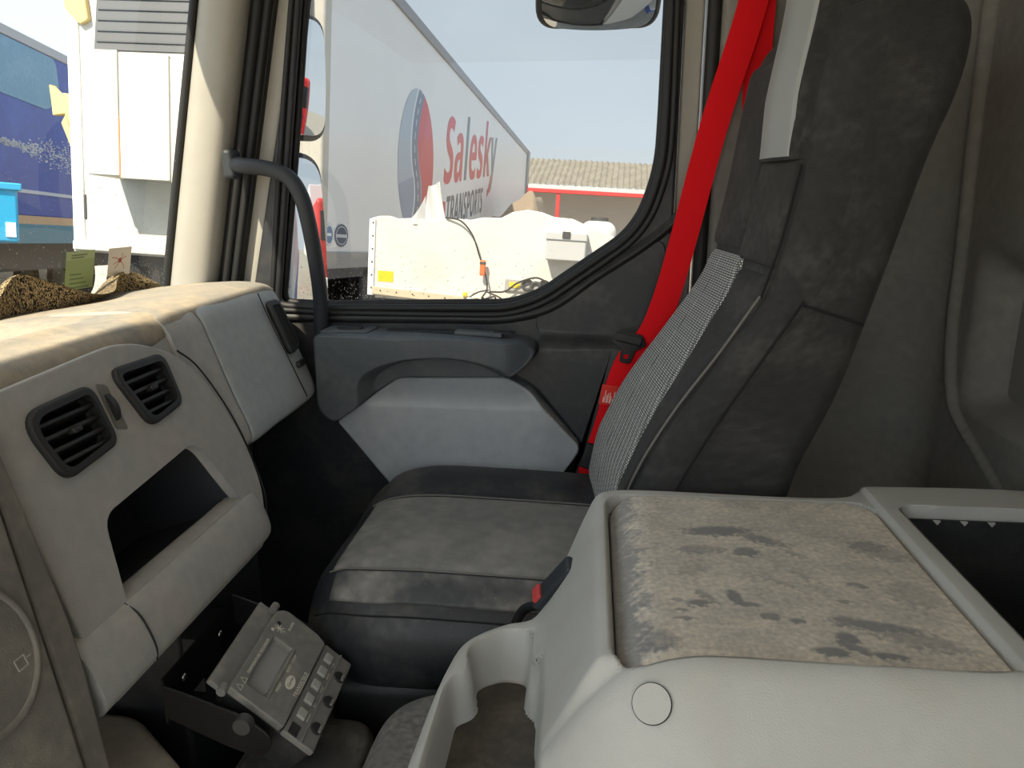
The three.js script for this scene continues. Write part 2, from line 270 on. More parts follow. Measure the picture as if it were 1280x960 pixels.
// ================= passenger door =================
const winOut = [[-0.675, 0.903, 0.02], [-0.588, 0.8985, 0.3], [-0.17, 0.9045, 0.08], [-0.10, 0.928, 0.05], [0.099, 1.068, 0.07], [0.139, 1.19, 0.08], [0.141, 1.3, 0.02], [0.141, 1.60, 0.06], [-0.568, 1.62, 0.04]];
{
  const d = struct('door_1', 'dark passenger door with slate armrest and blue grey lower insert', 'door');
  const out = shape2([[-0.80, 0.03], [0.165, 0.03], [0.165, 1.68, 0.05], [-0.545, 1.70, 0.05], [-0.735, 0.9]], 0.02);
  out.holes.push(asPath(winOut));
  mesh('door_panel', extrude(out, 0.045, 0.006).translate(0, 0, -1.645), M['door dark plastic'], d);
  const ring = (off, z, r) => { const p = shape2(winOut).getSpacedPoints(160); p.pop(); const c = new THREE.Vector2(-0.25, 1.2); return tube(p.map((q) => { const k = 1 + off / q.distanceTo(c); return V(c.x + (q.x - c.x) * k, c.y + (q.y - c.y) * k, z); }), r, 260, 8, true); };
  mesh('window_seal', ring(0.0, -1.602, 0.0085), M.rubber, d);
  mesh('window_seal', ring(0.0135, -1.597, 0.0065), M.rubber, d);
  mesh('window_seal', ring(-0.008, -1.625, 0.008), M.rubber, d);
  // sill strip under the glass
  mesh('sill_strip', loft([[-0.69, 0.9], [-0.5, 0.9], [-0.3, 0.902], [-0.17, 0.905], [-0.09, 0.93], [0.0, 0.993], [0.10, 1.06], [0.16, 1.11]].map(([x, y], i) => { const k = i > 3 ? 0.012 : 0; return [V(x, y - 0.006, -1.606), V(x + k, y - 0.014, -1.596), V(x + k, y - 0.022, -1.592), V(x + k, y - 0.03, -1.596), V(x + k * 1.6, y - 0.034, -1.606)]; }), { nu: 30, nv: 60 }), M['black plastic'], d);
  // slate armrest panel
  const archY = (x) => 0.762 + 0.057 * Math.sqrt(Math.max(0, 1 - Math.pow((x + 0.305) / 0.165, 2)));
  const armTop = (x) => spl(x, [-0.56, -0.40, -0.283, -0.18, -0.10], [0.863, 0.864, 0.862, 0.855, 0.842]);
  const hArm = (x, y) => {
    let z = -1.482 - 0.012 * sst(0.86, 0.70, y) - 0.03 * sst(-0.17, -0.10, x);
    const e = Math.sqrt(Math.pow((x + 0.305) / 0.165, 2) + Math.pow(Math.max(0, y - 0.745) / 0.072, 2));
    z -= 0.05 * (1 - sst(0.86, 1.03, e));
    return z;
  };
  const arm = mesh('armrest_panel', relief([[-0.556, 0.861, 0.012], [-0.283, 0.860, 0.2], [-0.13, 0.848, 0.03], [-0.101, 0.832, 0.02], [-0.12, 0.803, 0.03], [-0.166, 0.77, 0.01], [-0.40, 0.762, 0.02], [-0.53, 0.668, 0.02], [-0.562, 0.70, 0.02]], 0.01, [-0.40, 0.82], hArm, -1.61, 0.008, 90), M['armrest slate plastic'], d);
  mesh('pull_cup', new THREE.CylinderGeometry(0.022, 0.024, 0.012, 32).rotateX(Math.PI / 2).scale(0.8, 1.2, 1).translate(-0.437, 0.778, -1.548), M['black plastic'], arm);
  mesh('lock_plate', extrude(shape2([[-0.55, 1.592], [-0.445, 1.592], [-0.452, 1.515], [-0.553, 1.515]], 0.006), 0.003, 0.001).rotateX(-Math.PI / 2).translate(0, 0.8605, 0), M['armrest slate plastic'], arm);
  mesh('lock_tab', extrude(shape2([[-0.53, 1.55], [-0.495, 1.57], [-0.475, 1.57], [-0.47, 1.545], [-0.505, 1.537]], 0.008), 0.004, 0.001).rotateX(-Math.PI / 2).translate(0, 0.863, 0), M['black plastic'], arm);
  mesh('air_slot', extrude(shape2([[-0.425, 1.572], [-0.26, 1.574], [-0.15, 1.565], [-0.15, 1.545], [-0.26, 1.535], [-0.42, 1.545]], 0.02), 0.003, 0.001).rotateX(-Math.PI / 2).translate(0, 0.8595, 0), M.rubber, arm);
  mesh('grip_insert', box(0.10, 0.010, 0.032, 0, 0, 0, 0.004).rotateZ(-0.05).translate(-0.225, 0.859, -1.548), M['armrest slate plastic'], arm);
  // blue grey insert
  const hIns = (x, y) => { const top = Math.min(0.757 - y, (0.757 - y) * 0.7 + (x + 0.53) * 0.5); return -1.522 - 0.045 * (1 - sst(-0.005, 0.055, Math.min(top, 0.06))) - 0.02 * sst(-0.12, 0.0, x); };
  mesh('lower_insert', relief([[-0.53, 0.668, 0.006], [-0.405, 0.757, 0.012], [-0.172, 0.763, 0.015], [-0.115, 0.737, 0.02], [-0.008, 0.617, 0.02], [-0.05, 0.555, 0.02], [-0.12, 0.44], [-0.36, 0.44], [-0.419, 0.528]], 0.01, [-0.27, 0.62], hIns, -1.61, 0.006, 60), M['insert blue grey plastic'], d);
  // rear trim with its dusty ledge
  const hRear = (x, y) => -1.598 + 0.035 * (1 - sst(0.825, 0.855, y)) - 0.0;
  mesh('rear_trim', relief([[-0.118, 0.885, 0.02], [-0.06, 0.925, 0.03], [0.145, 1.055, 0.02], [0.162, 1.0], [0.162, 0.45], [-0.06, 0.45], [0.0, 0.61, 0.02], [-0.11, 0.745, 0.02], [-0.16, 0.772, 0.01], [-0.115, 0.805, 0.02], [-0.098, 0.835, 0.02]], 0.02, [0.05, 0.83], hRear, -1.61, 0.006, 70), M['door dark plastic'], d);
}
struct('window_2', 'side window glass of the passenger door', 'window', new THREE.ShapeGeometry(shape2(winOut), 10).translate(0, 0, -1.632), M.glass);

// ================= dashboard =================
const dash = thing('dashboard', 'dusty grey dashboard with black round-cornered air vents and an open bin', 'dashboard');
// face frame: (s, y, depth) with s = -z; the face leans back towards the top
const FACE = new THREE.Matrix4().makeBasis(V(0, 0, -1), V(-0.35, 1, 0), V(0.944, 0.33, 0)).setPosition(-0.298, 0, 0);
const onFace = (g) => g.applyMatrix4(FACE);
{
  // top cover, tray pressed into it on the driver's half
  const prof = (z) => {
    const tray = sst(-1.02, -0.94, z), back = 0.012 * (1 - sst(-1.09, -0.98, z));
    return [[-1.04, 0.90], [-1.02, 0.935], [-0.95, 0.948], [-0.90, 0.953], [-0.875, 0.955 - 0.012 * tray], [-0.80, 0.960 - 0.026 * tray], [-0.735, 0.963 - 0.024 * tray], [-0.715, 0.965 + 0.004 * tray], [-0.68 - back, 0.966], [-0.65 - back, 0.962], [-0.632 - back, 0.948], [-0.627 - back, 0.93], [-0.66, 0.90], [-0.80, 0.89]];
  };
  const secs = []; for (const z of [0.45, 0.1, -0.3, -0.6, -0.75, -0.88, -0.95, -1.02, -1.1, -1.185]) secs.push(prof(z).map(([x, y]) => V(x, y, z)));
  mesh('top_cover', loft(secs, { nu: 150, nv: 80 }), M['dash top dusty plastic'], dash);
  // passenger end
  const pp = [[-0.98, 0.90], [-0.96, 0.94], [-0.88, 0.952], [-0.76, 0.964], [-0.69, 0.966], [-0.655, 0.960], [-0.634, 0.945], [-0.618, 0.905], [-0.588, 0.82], [-0.562, 0.752], [-0.562, 0.735], [-0.58, 0.722], [-0.70, 0.70], [-0.88, 0.72]];
  const body = (zs, grow, lower = 0) => zs.map(([z, k, dx]) => pp.map(([x, y]) => { const cx = -0.76, cy = 0.83; return V(cx + (x - cx) * k + dx + grow, cy + (y - cy) * k, z); }));
  mesh('passenger_end', loft(body([[-1.19, 0.985, 0], [-1.194, 1, 0], [-1.3, 1, 0], [-1.42, 1, 0], [-1.50, 0.995, -0.004], [-1.528, 0.97, -0.012], [-1.545, 0.90, -0.03], [-1.552, 0.75, -0.05]], 0), { nu: 140, nv: 70 }), M['dash blue grey plastic'], dash);
  mesh('seam_panel', loft(body([[-1.088, 1, -0.003], [-1.10, 1, -0.003], [-1.14, 1, -0.002], [-1.180, 1, 0], [-1.186, 0.985, 0]], 0), { nu: 140, nv: 30 }), M['dash grey plastic'], dash);
  { const tp = new THREE.CatmullRomCurve3([[-0.93, 0.9465], [-0.88, 0.952], [-0.76, 0.964], [-0.69, 0.966], [-0.655, 0.960], [-0.640, 0.951]].map(([x, y]) => V(x, y, 0)), false, 'centripetal');
    mesh('dusty_top', grid(40, 40, (u, v) => { const p = tp.getPoint(u), e = Math.min(u * 12, (1 - u) * 12, v * 14, (1 - v) * 14, 1), z = lerp(-1.088, -1.512, v); return V(p.x - 0.002 * sst(-1.47, -1.51, z), p.y - 0.0015 + 0.0035 * e, z); }, { flip: true }), M['dash top dusty plastic'], dash); }
  const up = [[-0.72, 0.952], [-0.665, 0.957], [-0.643, 0.944], [-0.624, 0.905], [-0.595, 0.825], [-0.60, 0.812], [-0.72, 0.82]];
  mesh('seam_panel', loft([-1.036, -1.06, -1.09, -1.10].map((z) => up.map(([x, y]) => V(x - 0.003, y, z))), { nu: 60, nv: 8 }), M['dash grey plastic'], dash);
  // centre fascia with openings
  const v1 = [[0.731, 0.911, 0.04], [0.862, 0.915, 0.022], [0.864, 0.836, 0.018], [0.754, 0.825, 0.022]], v2 = [[0.902, 0.922, 0.026], [1.030, 0.919, 0.022], [1.026, 0.842, 0.018], [0.934, 0.833, 0.022]];
  const binO = [[0.757, 0.676, 0.006], [0.785, 0.776, 0.025], [1.022, 0.794, 0.03], [1.062, 0.70, 0.03], [1.075, 0.676, 0.006]];
  const fo = shape2([[0.68, 0.60, 0.01], [0.69, 0.938, 0.02], [0.976, 0.951, 0.1], [1.10, 0.893, 0.06], [1.15, 0.76, 0.08], [1.14, 0.66, 0.05], [1.075, 0.598, 0.01]], 0.02);
  fo.holes.push(asPath(v1), asPath(v2), asPath(binO));
  mesh('centre_fascia', onFace(extrude(fo, 0.016, 0.004, 3).translate(0, 0, -0.012)), M['dash grey plastic'], dash);
  const edge = new THREE.CatmullRomCurve3([[1.075, 0.912], [1.105, 0.885], [1.135, 0.82], [1.148, 0.76], [1.146, 0.70], [1.138, 0.655], [1.118, 0.63]].map(([a, b]) => V(a + 0.004, b, 0.0005)));
  mesh('fascia_seam', onFace(metric(new THREE.TubeGeometry(edge, 60, 0.0015, 6))), M.rubber, dash);
  // vents
  const vent = (c, name) => {
    const cen = c.reduce((a, p) => [a[0] + p[0] / 4, a[1] + p[1] / 4], [0, 0]); const inset = (d) => c.map((p) => { const dx = p[0] - cen[0], dy = p[1] - cen[1]; return [p[0] - Math.sign(dx) * d, p[1] - Math.sign(dy) * d, Math.max(0.006, p[2] - d * 0.6)]; });
    const o = shape2(inset(0.001)); o.holes.push(asPath(inset(0.007)));
    const g = mesh(name, onFace(extrude(o, 0.022, 0.004, 3).translate(0, 0, -0.010)), M['vent black'], dash);
    const y0 = cen[1] - 0.032, y1 = cen[1] + 0.033; const x0 = Math.min(...c.map((p) => p[0])), x1 = Math.max(...c.map((p) => p[0]));
    for (let k = 0; k < 5; k++) {
      const y = lerp(y0 + 0.003, y1 - 0.002, k / 4); const a = interp(y, [c[3][1], c[0][1]], [c[3][0], c[0][0]]) + 0.007, b = interp(y, [c[2][1], c[1][1]], [c[2][0], c[1][0]]) - 0.007;
      const cut = k === 4 ? 0.012 : k === 0 ? 0.006 : 0; const sl = box(b - a - 2 * cut, 0.0055, 0.02, 0, 0, 0, 0.0022).rotateX(-0.35).translate((a + b) / 2, y, -0.004);
      mesh('slat', onFace(sl), M['vent black'], g);
    }
    mesh('vane_knob', onFace(box(0.016, 0.008, 0.012, cen[0] + 0.003, cen[1] + 0.001, 0.006, 0.003)), M['vent black'], g);
    const w = x1 - x0 - 0.016, h = 0.076; mesh('duct', onFace(mergeGeometries([box(w, h, 0.003, cen[0], cen[1], -0.06), box(w, 0.003, 0.05, cen[0], cen[1] + h / 2, -0.037), box(w, 0.003, 0.05, cen[0], cen[1] - h / 2, -0.037), box(0.003, h, 0.05, cen[0] - w / 2, cen[1], -0.037), box(0.003, h, 0.05, cen[0] + w / 2, cen[1], -0.037)])), M.rubber, g);
  };
  plain('vent black', [0.022, 0.021, 0.020], 0.55);
  vent(v1, 'air_vent'); vent(v2, 'air_vent');
  const tw = mesh('vent_thumbwheel', onFace(metric(new THREE.CylinderGeometry(0.024, 0.024, 0.009, 40).rotateZ(Math.PI / 2).translate(0.884, 0.878, -0.012))), M['vent black'], dash);
  mesh('wheel_slot', onFace(extrude(shape2([[0.874, 0.852, 0.006], [0.873, 0.912, 0.006], [0.893, 0.905, 0.006], [0.896, 0.845, 0.006]], 0.006), 0.003, 0.001).translate(0, 0, 0.002)), M['dusty dark plastic'], tw);
  // bin liner and ledge
  const bl = (a, b, c, d, e, f) => bb(a, b, c, d, e, f);
  mesh('bin_liner', onFace(mergeGeometries([bl(0.75, 1.08, 0.665, 0.805, -0.20, -0.19), bl(0.75, 1.08, 0.800, 0.806, -0.19, -0.013), bl(0.75, 1.08, 0.660, 0.668, -0.19, -0.013), bl(0.748, 0.756, 0.665, 0.805, -0.19, -0.013), bl(1.074, 1.082, 0.665, 0.805, -0.19, -0.013)])), M['bin dark'] ?? plain('bin dark', [0.05, 0.05, 0.055], 0.6), dash);
  const lp = [[-0.565, 0.676], [-0.531, 0.679], [-0.518, 0.668], [-0.500, 0.625], [-0.500, 0.610], [-0.515, 0.598], [-0.565, 0.594]];
  mesh('bin_ledge', loft([[-0.66, 0], [-0.75, 0], [-0.9, 0], [-1.04, 0], [-1.10, -0.004], [-1.125, -0.02], [-1.135, -0.045]].map(([z, dx]) => lp.map(([x, y]) => V(x + dx, y, z))), { nu: 70, nv: 40 }), M['dash grey plastic'], dash);
  mesh('ledge_seam', tube([[-0.535, 0.681, -0.757], [-0.516, 0.667, -0.757], [-0.499, 0.623, -0.757], [-0.500, 0.608, -0.757]], 0.0012, 20, 6), M.rubber, dash);
  mesh('stack_side', bb(-0.80, -0.585, 0.30, 0.74, -1.135, -1.12, 0.005), M['door dark plastic'], dash);
  mesh('inner_filler', bb(-0.90, -0.66, 0.50, 0.86, -1.187, -1.09), M['black plastic'], dash);
  mesh('lower_stack', bb(-0.85, -0.535, 0.0, 0.597, -1.12, -0.865, 0.01), M['black plastic'], dash);
  // far vent and switch
  const fv = [[1.424, 0.936, 0.02], [1.478, 0.934, 0.02], [1.492, 0.836, 0.018], [1.436, 0.828, 0.015]];
  const fo2 = shape2(fv); fo2.holes.push(asPath(fv.map(([a, b]) => [a + (a < 1.45 ? 0.006 : -0.006), b + (b < 0.9 ? 0.007 : -0.007), 0.012])));
  const f = mesh('side_vent', onFace(extrude(fo2, 0.012, 0.003).translate(0, 0, -0.004)), M['vent black'], dash);
  mesh('duct', onFace(extrude(shape2(fv), 0.002).translate(0, 0, -0.0008)), M.rubber, f);
  for (let k = 0; k < 6; k++) { const a = 1.434 + k * 0.0075; mesh('slat', onFace(box(0.003, 0.088, 0.006, 0, 0, 0, 0.001).rotateZ(0.13).translate(a + 0.006, 0.882, 0.002)), M['vent black'], f); }
  mesh('switch', onFace(box(0.034, 0.013, 0.008, 1.466, 0.806, 0.004, 0.003).rotateZ(0)), M['vent black'], dash);
  mesh('end_seam', onFace(metric(new THREE.TubeGeometry(new THREE.CatmullRomCurve3([V(1.41, 0.955, 0.001), V(1.412, 0.91, 0.001), V(1.425, 0.83, 0.001), V(1.437, 0.745, 0.001)]), 30, 0.0012, 6))), M.rubber, dash);
  // driver's instrument panel beside the fascia
  const io = [[0.30, 0.50], [0.30, 0.935], [0.686, 0.93, 0.02], [0.682, 0.89, 0.05], [0.671, 0.788, 0.1], [0.660, 0.686, 0.08], [0.632, 0.594, 0.05], [0.605, 0.50, 0.02]];
  mesh('panel_band', onFace(extrude(shape2([[0.666, 0.932], [0.686, 0.93, 0.01], [0.682, 0.89, 0.05], [0.671, 0.788, 0.1], [0.660, 0.686, 0.08], [0.632, 0.594, 0.05], [0.605, 0.50], [0.578, 0.50], [0.603, 0.597, 0.05], [0.634, 0.75, 0.1], [0.654, 0.851, 0.1]], 0.006), 0.05, 0.005, 3).translate(0, 0, -0.03)), M['dusty dark plastic'], dash);
  mesh('panel_backing', onFace(extrude(shape2(io, 0.01), 0.01).translate(0, 0, -0.03)), M.rubber, dash);
  const ip = [[0.30, 0.50], [0.30, 0.93], [0.660, 0.92, 0.02], [0.646, 0.851, 0.1], [0.626, 0.75, 0.1], [0.595, 0.597, 0.05], [0.57, 0.50, 0.02]];
  const ipn = mesh('instrument_panel', onFace(extrude(shape2(ip, 0.01), 0.05, 0.005, 3).translate(0, 0, -0.024)), M['dusty dark plastic'], dash);
  mesh('dial_rim', onFace(metric(new THREE.TorusGeometry(0.064, 0.004, 10, 60).translate(0.545, 0.735, 0.026))), M['dusty dark plastic'], ipn);
  mesh('dial_recess', onFace(metric(new THREE.CylinderGeometry(0.062, 0.062, 0.003, 50).rotateX(Math.PI / 2).translate(0.545, 0.735, 0.0255))), M['dusty dark plastic'], ipn);
  const ic = plain('faded white print', [0.42, 0.40, 0.36], 0.7);
  mesh('printed_symbol', onFace(mergeGeometries([box(0.012, 0.0012, 0.0006, 0.583, 0.715, 0.0274), box(0.012, 0.0012, 0.0006, 0.583, 0.705, 0.0274), box(0.0012, 0.010, 0.0006, 0.577, 0.710, 0.0274), box(0.0012, 0.010, 0.0006, 0.589, 0.710, 0.0274), box(0.008, 0.0012, 0.0006, 0.592, 0.711, 0.0274).rotateZ(0)])), ic, ipn);
}
// grey lower trim beside the centre stack
const hump = thing('engine_cover', 'dusty carpeted engine cover on the floor between the seats', 'engine cover', [-0.375, 0, -0.765]);
mesh('cover_body', loft([[0, 1], [0.30, 1], [0.37, 0.97], [0.395, 0.90], [0.4, 0.8]].map(([y, k]) => { const o = []; for (let i = 0; i < 24; i++) { const a = i / 24 * 2 * Math.PI, c = Math.cos(a), s = Math.sin(a), e = 0.35; o.push(V(Math.sign(c) * Math.pow(Math.abs(c), e) * 0.092 * k, y, Math.sign(s) * Math.pow(Math.abs(s), e) * 0.195 * k)); } return o; }), { nu: 72, nv: 24, flip: true }), M['engine cover carpet'], hump);

// ================= passenger seat =================
const seat = thing('passenger_seat', 'dark cloth passenger seat with woven white and black back insert', 'seat', [0, 0, 0]);
plain('seam thread', [0.01, 0.01, 0.01], 0.9); plain('worn pale piping', [0.16, 0.15, 0.135], 0.8);
mat('woven cloth', { map: dataTex(512, (u, v) => { // small white dashes on black in slanted rows, direction turning in bands
  const band = Math.floor(v * 8) % 2 ? 1 : -1; const a = u * 24, b = v * 40; const row = Math.floor(b); const p = ((a + (row * 0.5 * band)) % 1 + 1) % 1, q = b - row; const on = p < 0.66 && q > 0.14 && q < 0.84 ? 1 : 0; const n = 0.8 + 0.4 * Math.sin(row * 12.9 + Math.floor(a) * 4.1); const c = toS(clamp(on ? 0.70 * n : 0.025)); return [c, c, c * 0.98]; }, true, 1 / 0.16), roughness: 0.95, bumpMap: weave, bumpScale: 0.0005 });
{
  // cushion: profile across (z, y) along x
  const pr = [[-1.02, 0.40], [-0.985, 0.425], [-0.972, 0.47], [-0.978, 0.515], [-1.01, 0.552], [-1.055, 0.574], [-1.15, 0.579], [-1.30, 0.577], [-1.36, 0.579], [-1.45, 0.584], [-1.51, 0.572], [-1.54, 0.54], [-1.545, 0.46], [-1.51, 0.40]];
  const xs = [[-0.432, 0.72], [-0.428, 0.84], [-0.412, 0.93], [-0.38, 0.985], [-0.33, 1.0], [-0.2, 1.0], [-0.05, 0.995], [0.06, 0.99], [0.16, 0.97]];
  const crown = (x) => spl(x, [-0.43, -0.38, -0.3, -0.15, 0.05, 0.16], [-0.03, -0.008, 0.003, 0.002, -0.004, -0.01]);
  const ring = pr.map(([z, y]) => new THREE.Vector2(z, y)); const cr = new THREE.CatmullRomCurve3(pr.map(([z, y]) => V(0, y, z)), true, 'centripetal');
  const S = (u, x) => { const p = cr.getPoint(u), k = spl(x, xs.map((q) => q[0]), xs.map((q) => q[1])); const taper = 1 - 0.10 * sst(-0.30, -0.43, x); return V(x, 0.47 + (p.y - 0.47) * k + crown(x) * (p.y > 0.5 ? 1 : 0.3), -1.27 + (p.z + 1.27) * (0.35 + 0.65 * k) * taper); };
  const X = (v) => -0.432 + Math.pow(v, 1.4) * 0.592;
  const g = grid(120, 70, (u, v) => S(u, X(v)), { closeU: true });
  const cushion = mesh('seat_cushion', g, M['seat vinyl'], seat);
  // front cap
  { const pos = []; const n = 60, c = V(-0.433, 0.47, -1.27); for (let i = 0; i < n; i++) { const a = S(i / n, -0.432), b = S((i + 1) / n, -0.432); pos.push(a.x, a.y, a.z, c.x, c.y, c.z, b.x, b.y, b.z); } const cg = new THREE.BufferGeometry(); cg.setAttribute('position', new THREE.Float32BufferAttribute(pos, 3)); cg.computeVertexNormals(); mesh('cushion_front', metric(cg), M['seat vinyl'], cushion); }
  // find u for a given top z
  const uOf = (z) => { let best = 0, bd = 9; for (let i = 0; i <= 2000; i++) { const p = cr.getPoint(i / 2000); if (p.y < 0.53) continue; const d = Math.abs(p.z - z); if (d < bd) { bd = d; best = i / 2000; } } return best; };
  const patch = (ua, ub, xa, xb, off, n = 60) => grid(40, n, (a, b) => { const u = lerp(ua, ub, a), x = lerp(xa, xb, b); const p = S(u, x), du = S(u + 1e-3, x).sub(S(u - 1e-3, x)), dx = S(u, x + 1e-3).sub(S(u, x - 1e-3)); const nn = du.cross(dx).normalize(); if (nn.dot(V(0, p.y - 0.47, p.z + 1.27)) < 0) nn.negate(); const e = Math.min(a, 1 - a) * 40; const f = Math.min(b, 1 - b) * n; return p.addScaledVector(nn, off * Math.min(1, Math.sqrt(Math.min(e, f) / 3)) - 0.0015 * (Math.min(e, f) < 0.5 ? 1 : 0)); });
  const uA = uOf(-1.055), uB = uOf(-1.335), uC = uOf(-1.505);
  mesh('centre_panel', patch(uA, uB, -0.40, 0.15, 0.006), M['dusty seat fabric'], seat);
  mesh('side_panel', patch(uB + 0.004, uC, -0.40, 0.15, 0.005), M['seat vinyl'], seat);
  mat('dusty seat vinyl', { map: stained([0.05, 0.052, 0.055], [0.30, 0.28, 0.25], 0.8, { f: 4, s: 19, speck: 0.003, lo: -0.1, hi: 0.5 }), roughness: 0.6, bumpMap: grain, bumpScale: 0.0005 });
  mesh('dusty_edge', patch(uOf(-1.003), uA - 0.003, -0.39, 0.13, 0.004), M['dusty seat vinyl'], seat);
  const line = (u, x0, x1, off) => { const p = []; for (let i = 0; i <= 20; i++) { const x = lerp(x0, x1, i / 20); p.push(S(u, x).add(V(0, off, 0))); } return p; };
  mesh('seam', tube(line(uB + 0.002, -0.40, 0.15, 0.004), 0.0016, 60, 6), M['worn pale piping'], seat);
  mesh('seam', tube(line(uA - 0.002, -0.40, 0.15, 0.003), 0.0016, 60, 6), M['worn pale piping'], seat);
  mesh('seam', tube(line(uOf(-0.99), -0.41, 0.12, 0.0), 0.0016, 60, 6), M['seam thread'], seat);
  mesh('seat_base', mergeGeometries([bb(-0.36, 0.14, 0.0, 0.30, -1.50, -1.04, 0.03), bb(-0.39, 0.16, 0.30, 0.42, -1.53, -1.0, 0.03)]), M['black plastic'], seat);
}
{ // backrest
  const fy = [0.50, 0.60, 0.69, 0.723, 0.801, 0.905, 1.004, 1.081, 1.176, 1.286, 1.381, 1.45], fx = [0.045, 0.05, 0.069, 0.083, 0.121, 0.189, 0.250, 0.269, 0.286, 0.301, 0.317, 0.325];
  const ry = [0.50, 0.711, 0.756, 0.862, 0.964, 1.056, 1.198, 1.27, 1.337, 1.45], rx = [0.25, 0.306, 0.318, 0.359, 0.387, 0.41, 0.445, 0.468, 0.478, 0.48];
  const zn = -1.076, zf = -1.50;
  const xf = (z, y) => { const t = (zn - z) / (zn - zf); let x = spl(y, fy, fx) - 0.1 * (-1.1 - z); x -= 0.004 * Math.exp(-Math.pow((y - 0.74) / 0.12, 2)) * sst(0.25, 0.6, t); // lumbar swell
    const e = Math.max(0, 0.045 - (zn - z)), e2 = Math.max(0, 0.06 - (z - zf)); x += 0.055 * (1 - Math.sqrt(Math.max(0, 1 - (e / 0.045) ** 2))) + 0.07 * (1 - Math.sqrt(Math.max(0, 1 - (e2 / 0.06) ** 2))); return x; };
  const xr = (z, y) => { const e = Math.max(0, 0.05 - (zn - z)), e2 = Math.max(0, 0.05 - (z - zf)); return spl(y, ry, rx) - 0.04 * (1 - Math.sqrt(Math.max(0, 1 - (e / 0.05) ** 2))) - 0.04 * (1 - Math.sqrt(Math.max(0, 1 - (e2 / 0.05) ** 2))); };
  const zs = []; for (let i = 0; i <= 30; i++) { const t = i / 30; zs.push(lerp(zn, zf, 0.5 - 0.5 * Math.cos(Math.PI * t))); }
  const secAt = (y, k = 1) => { const o = []; for (const z of zs) o.push(V(xf(z, y), y, z)); for (const z of [...zs].reverse()) o.push(V(xr(z, y), y, z)); if (k < 1) { const cx = (spl(y, fy, fx) + spl(y, ry, rx)) / 2, cz = (zn + zf) / 2; for (const p of o) { p.x = cx + (p.x - cx) * k; p.z = cz + (p.z - cz) * lerp(1, k, 0.5); } } return o; };
  const secs = []; for (let y = 0.50; y < 1.325; y += 0.03) secs.push(secAt(y)); secs.push(secAt(1.343, 0.985), secAt(1.364, 0.94), secAt(1.38, 0.85), secAt(1.387, 0.7));
  mesh('backrest', loft(secs, { nu: 124, nv: 130, smoothU: false }), M['seat fabric'], seat);
  // patches on the front: z limits as functions of y
  const fpatch = (za, zb, ya, yb, off, nz = 40, ny = 60) => grid(nz, ny, (a, b) => { const y = lerp(ya, yb, b), z = lerp(za(y), zb(y), a); const e = Math.min(a * nz, (1 - a) * nz, b * ny, (1 - b) * ny); return V(xf(z, y) - off * Math.sqrt(Math.min(1, e / 3)) + (e < 0.5 ? 0.002 : 0), y, z); }, { flip: false });
  const wn = (y) => interp(y, [0.6, 0.70, 0.80, 0.866, 0.957, 1.051], [-1.15, -1.165, -1.185, -1.21, -1.25, -1.272]);
  mesh('woven_insert', fpatch(wn, () => -1.482, 0.585, 1.045, 0.008), M['woven cloth'], seat);
  mesh('bolster_panel', fpatch(() => -1.118, (y) => wn(y) + 0.004, 0.60, 1.03, 0.010), M['seat fabric'], seat);
  mesh('upper_panel', fpatch(() => -1.118, () => -1.272, 1.04, 1.19, 0.012), M['seat fabric'], seat);
  mesh('shoulder_panel', fpatch(() => -1.276, () => -1.485, 1.05, 1.35, 0.008), M['seat fabric'], seat);
  const fl = (pts, off) => pts.map(([z, y]) => V(xf(z, y) - off, y, z));
  mesh('piping', tube(fl([[-1.113, 0.62], [-1.113, 0.72], [-1.113, 0.82], [-1.113, 0.92], [-1.113, 1.0]], 0.008), 0.0022, 50, 6), M['worn pale piping'], seat);
  mesh('seam', tube(fl([[-1.113, 1.0], [-1.112, 1.08], [-1.112, 1.18]], 0.006), 0.002, 30, 6), M['seam thread'], seat);
  mesh('insert_edging', tube(fl([[-1.484, 0.60], [-1.486, 0.7], [-1.486, 0.85], [-1.486, 0.97], [-1.484, 1.045]], 0.006), 0.005, 50, 8), M['seat fabric'], seat);
  mesh('seam', tube([[0.292, 0.994, -1.074], [0.31, 0.989, -1.073], [0.345, 0.978, -1.073], [0.372, 0.969, -1.078]], 0.002, 30, 6), M['seam thread'], seat);
  mesh('seam', tube([[0.262, 1.0, -1.074], [0.20, 0.895, -1.072], [0.15, 0.81, -1.071], [0.105, 0.72, -1.071], [0.085, 0.66, -1.071]].map(([x, y, z]) => [x + 0.028, y, z]), 0.0018, 40, 6), M['seam thread'], seat);
  // headrest pillow
  const hs = (y, k) => { const z0 = lerp(-1.120, -1.135, (y - 1.18) / 0.3), z1 = lerp(-1.255, -1.275, (y - 1.18) / 0.3); const x0 = spl(y, fy, fx) - 0.016 * k - 0.010, x1 = x0 + 0.055 * k + 0.02; const zz = (t) => lerp(z0, z1, t); const sk = (z) => -0.1 * (-1.1 - z); return [[0.0, 0.2], [0.03, 0.03], [0.15, 0], [0.5, -0.08], [0.85, 0], [0.97, 0.03], [1.0, 0.2], [1, 1], [0, 1]].map(([t, f]) => V(lerp(x0, x1, f) + sk(zz(t)), y, zz(t))); };
  const hsec = [1.188, 1.192, 1.21, 1.26, 1.32, 1.38, 1.44, 1.50, 1.56, 1.60].map((y, i) => hs(y, Math.min(1, 0.5 + i * 0.12)));
  const hr = mesh('headrest', loft(hsec, { nu: 60, nv: 40 }), M['seat fabric'], seat);
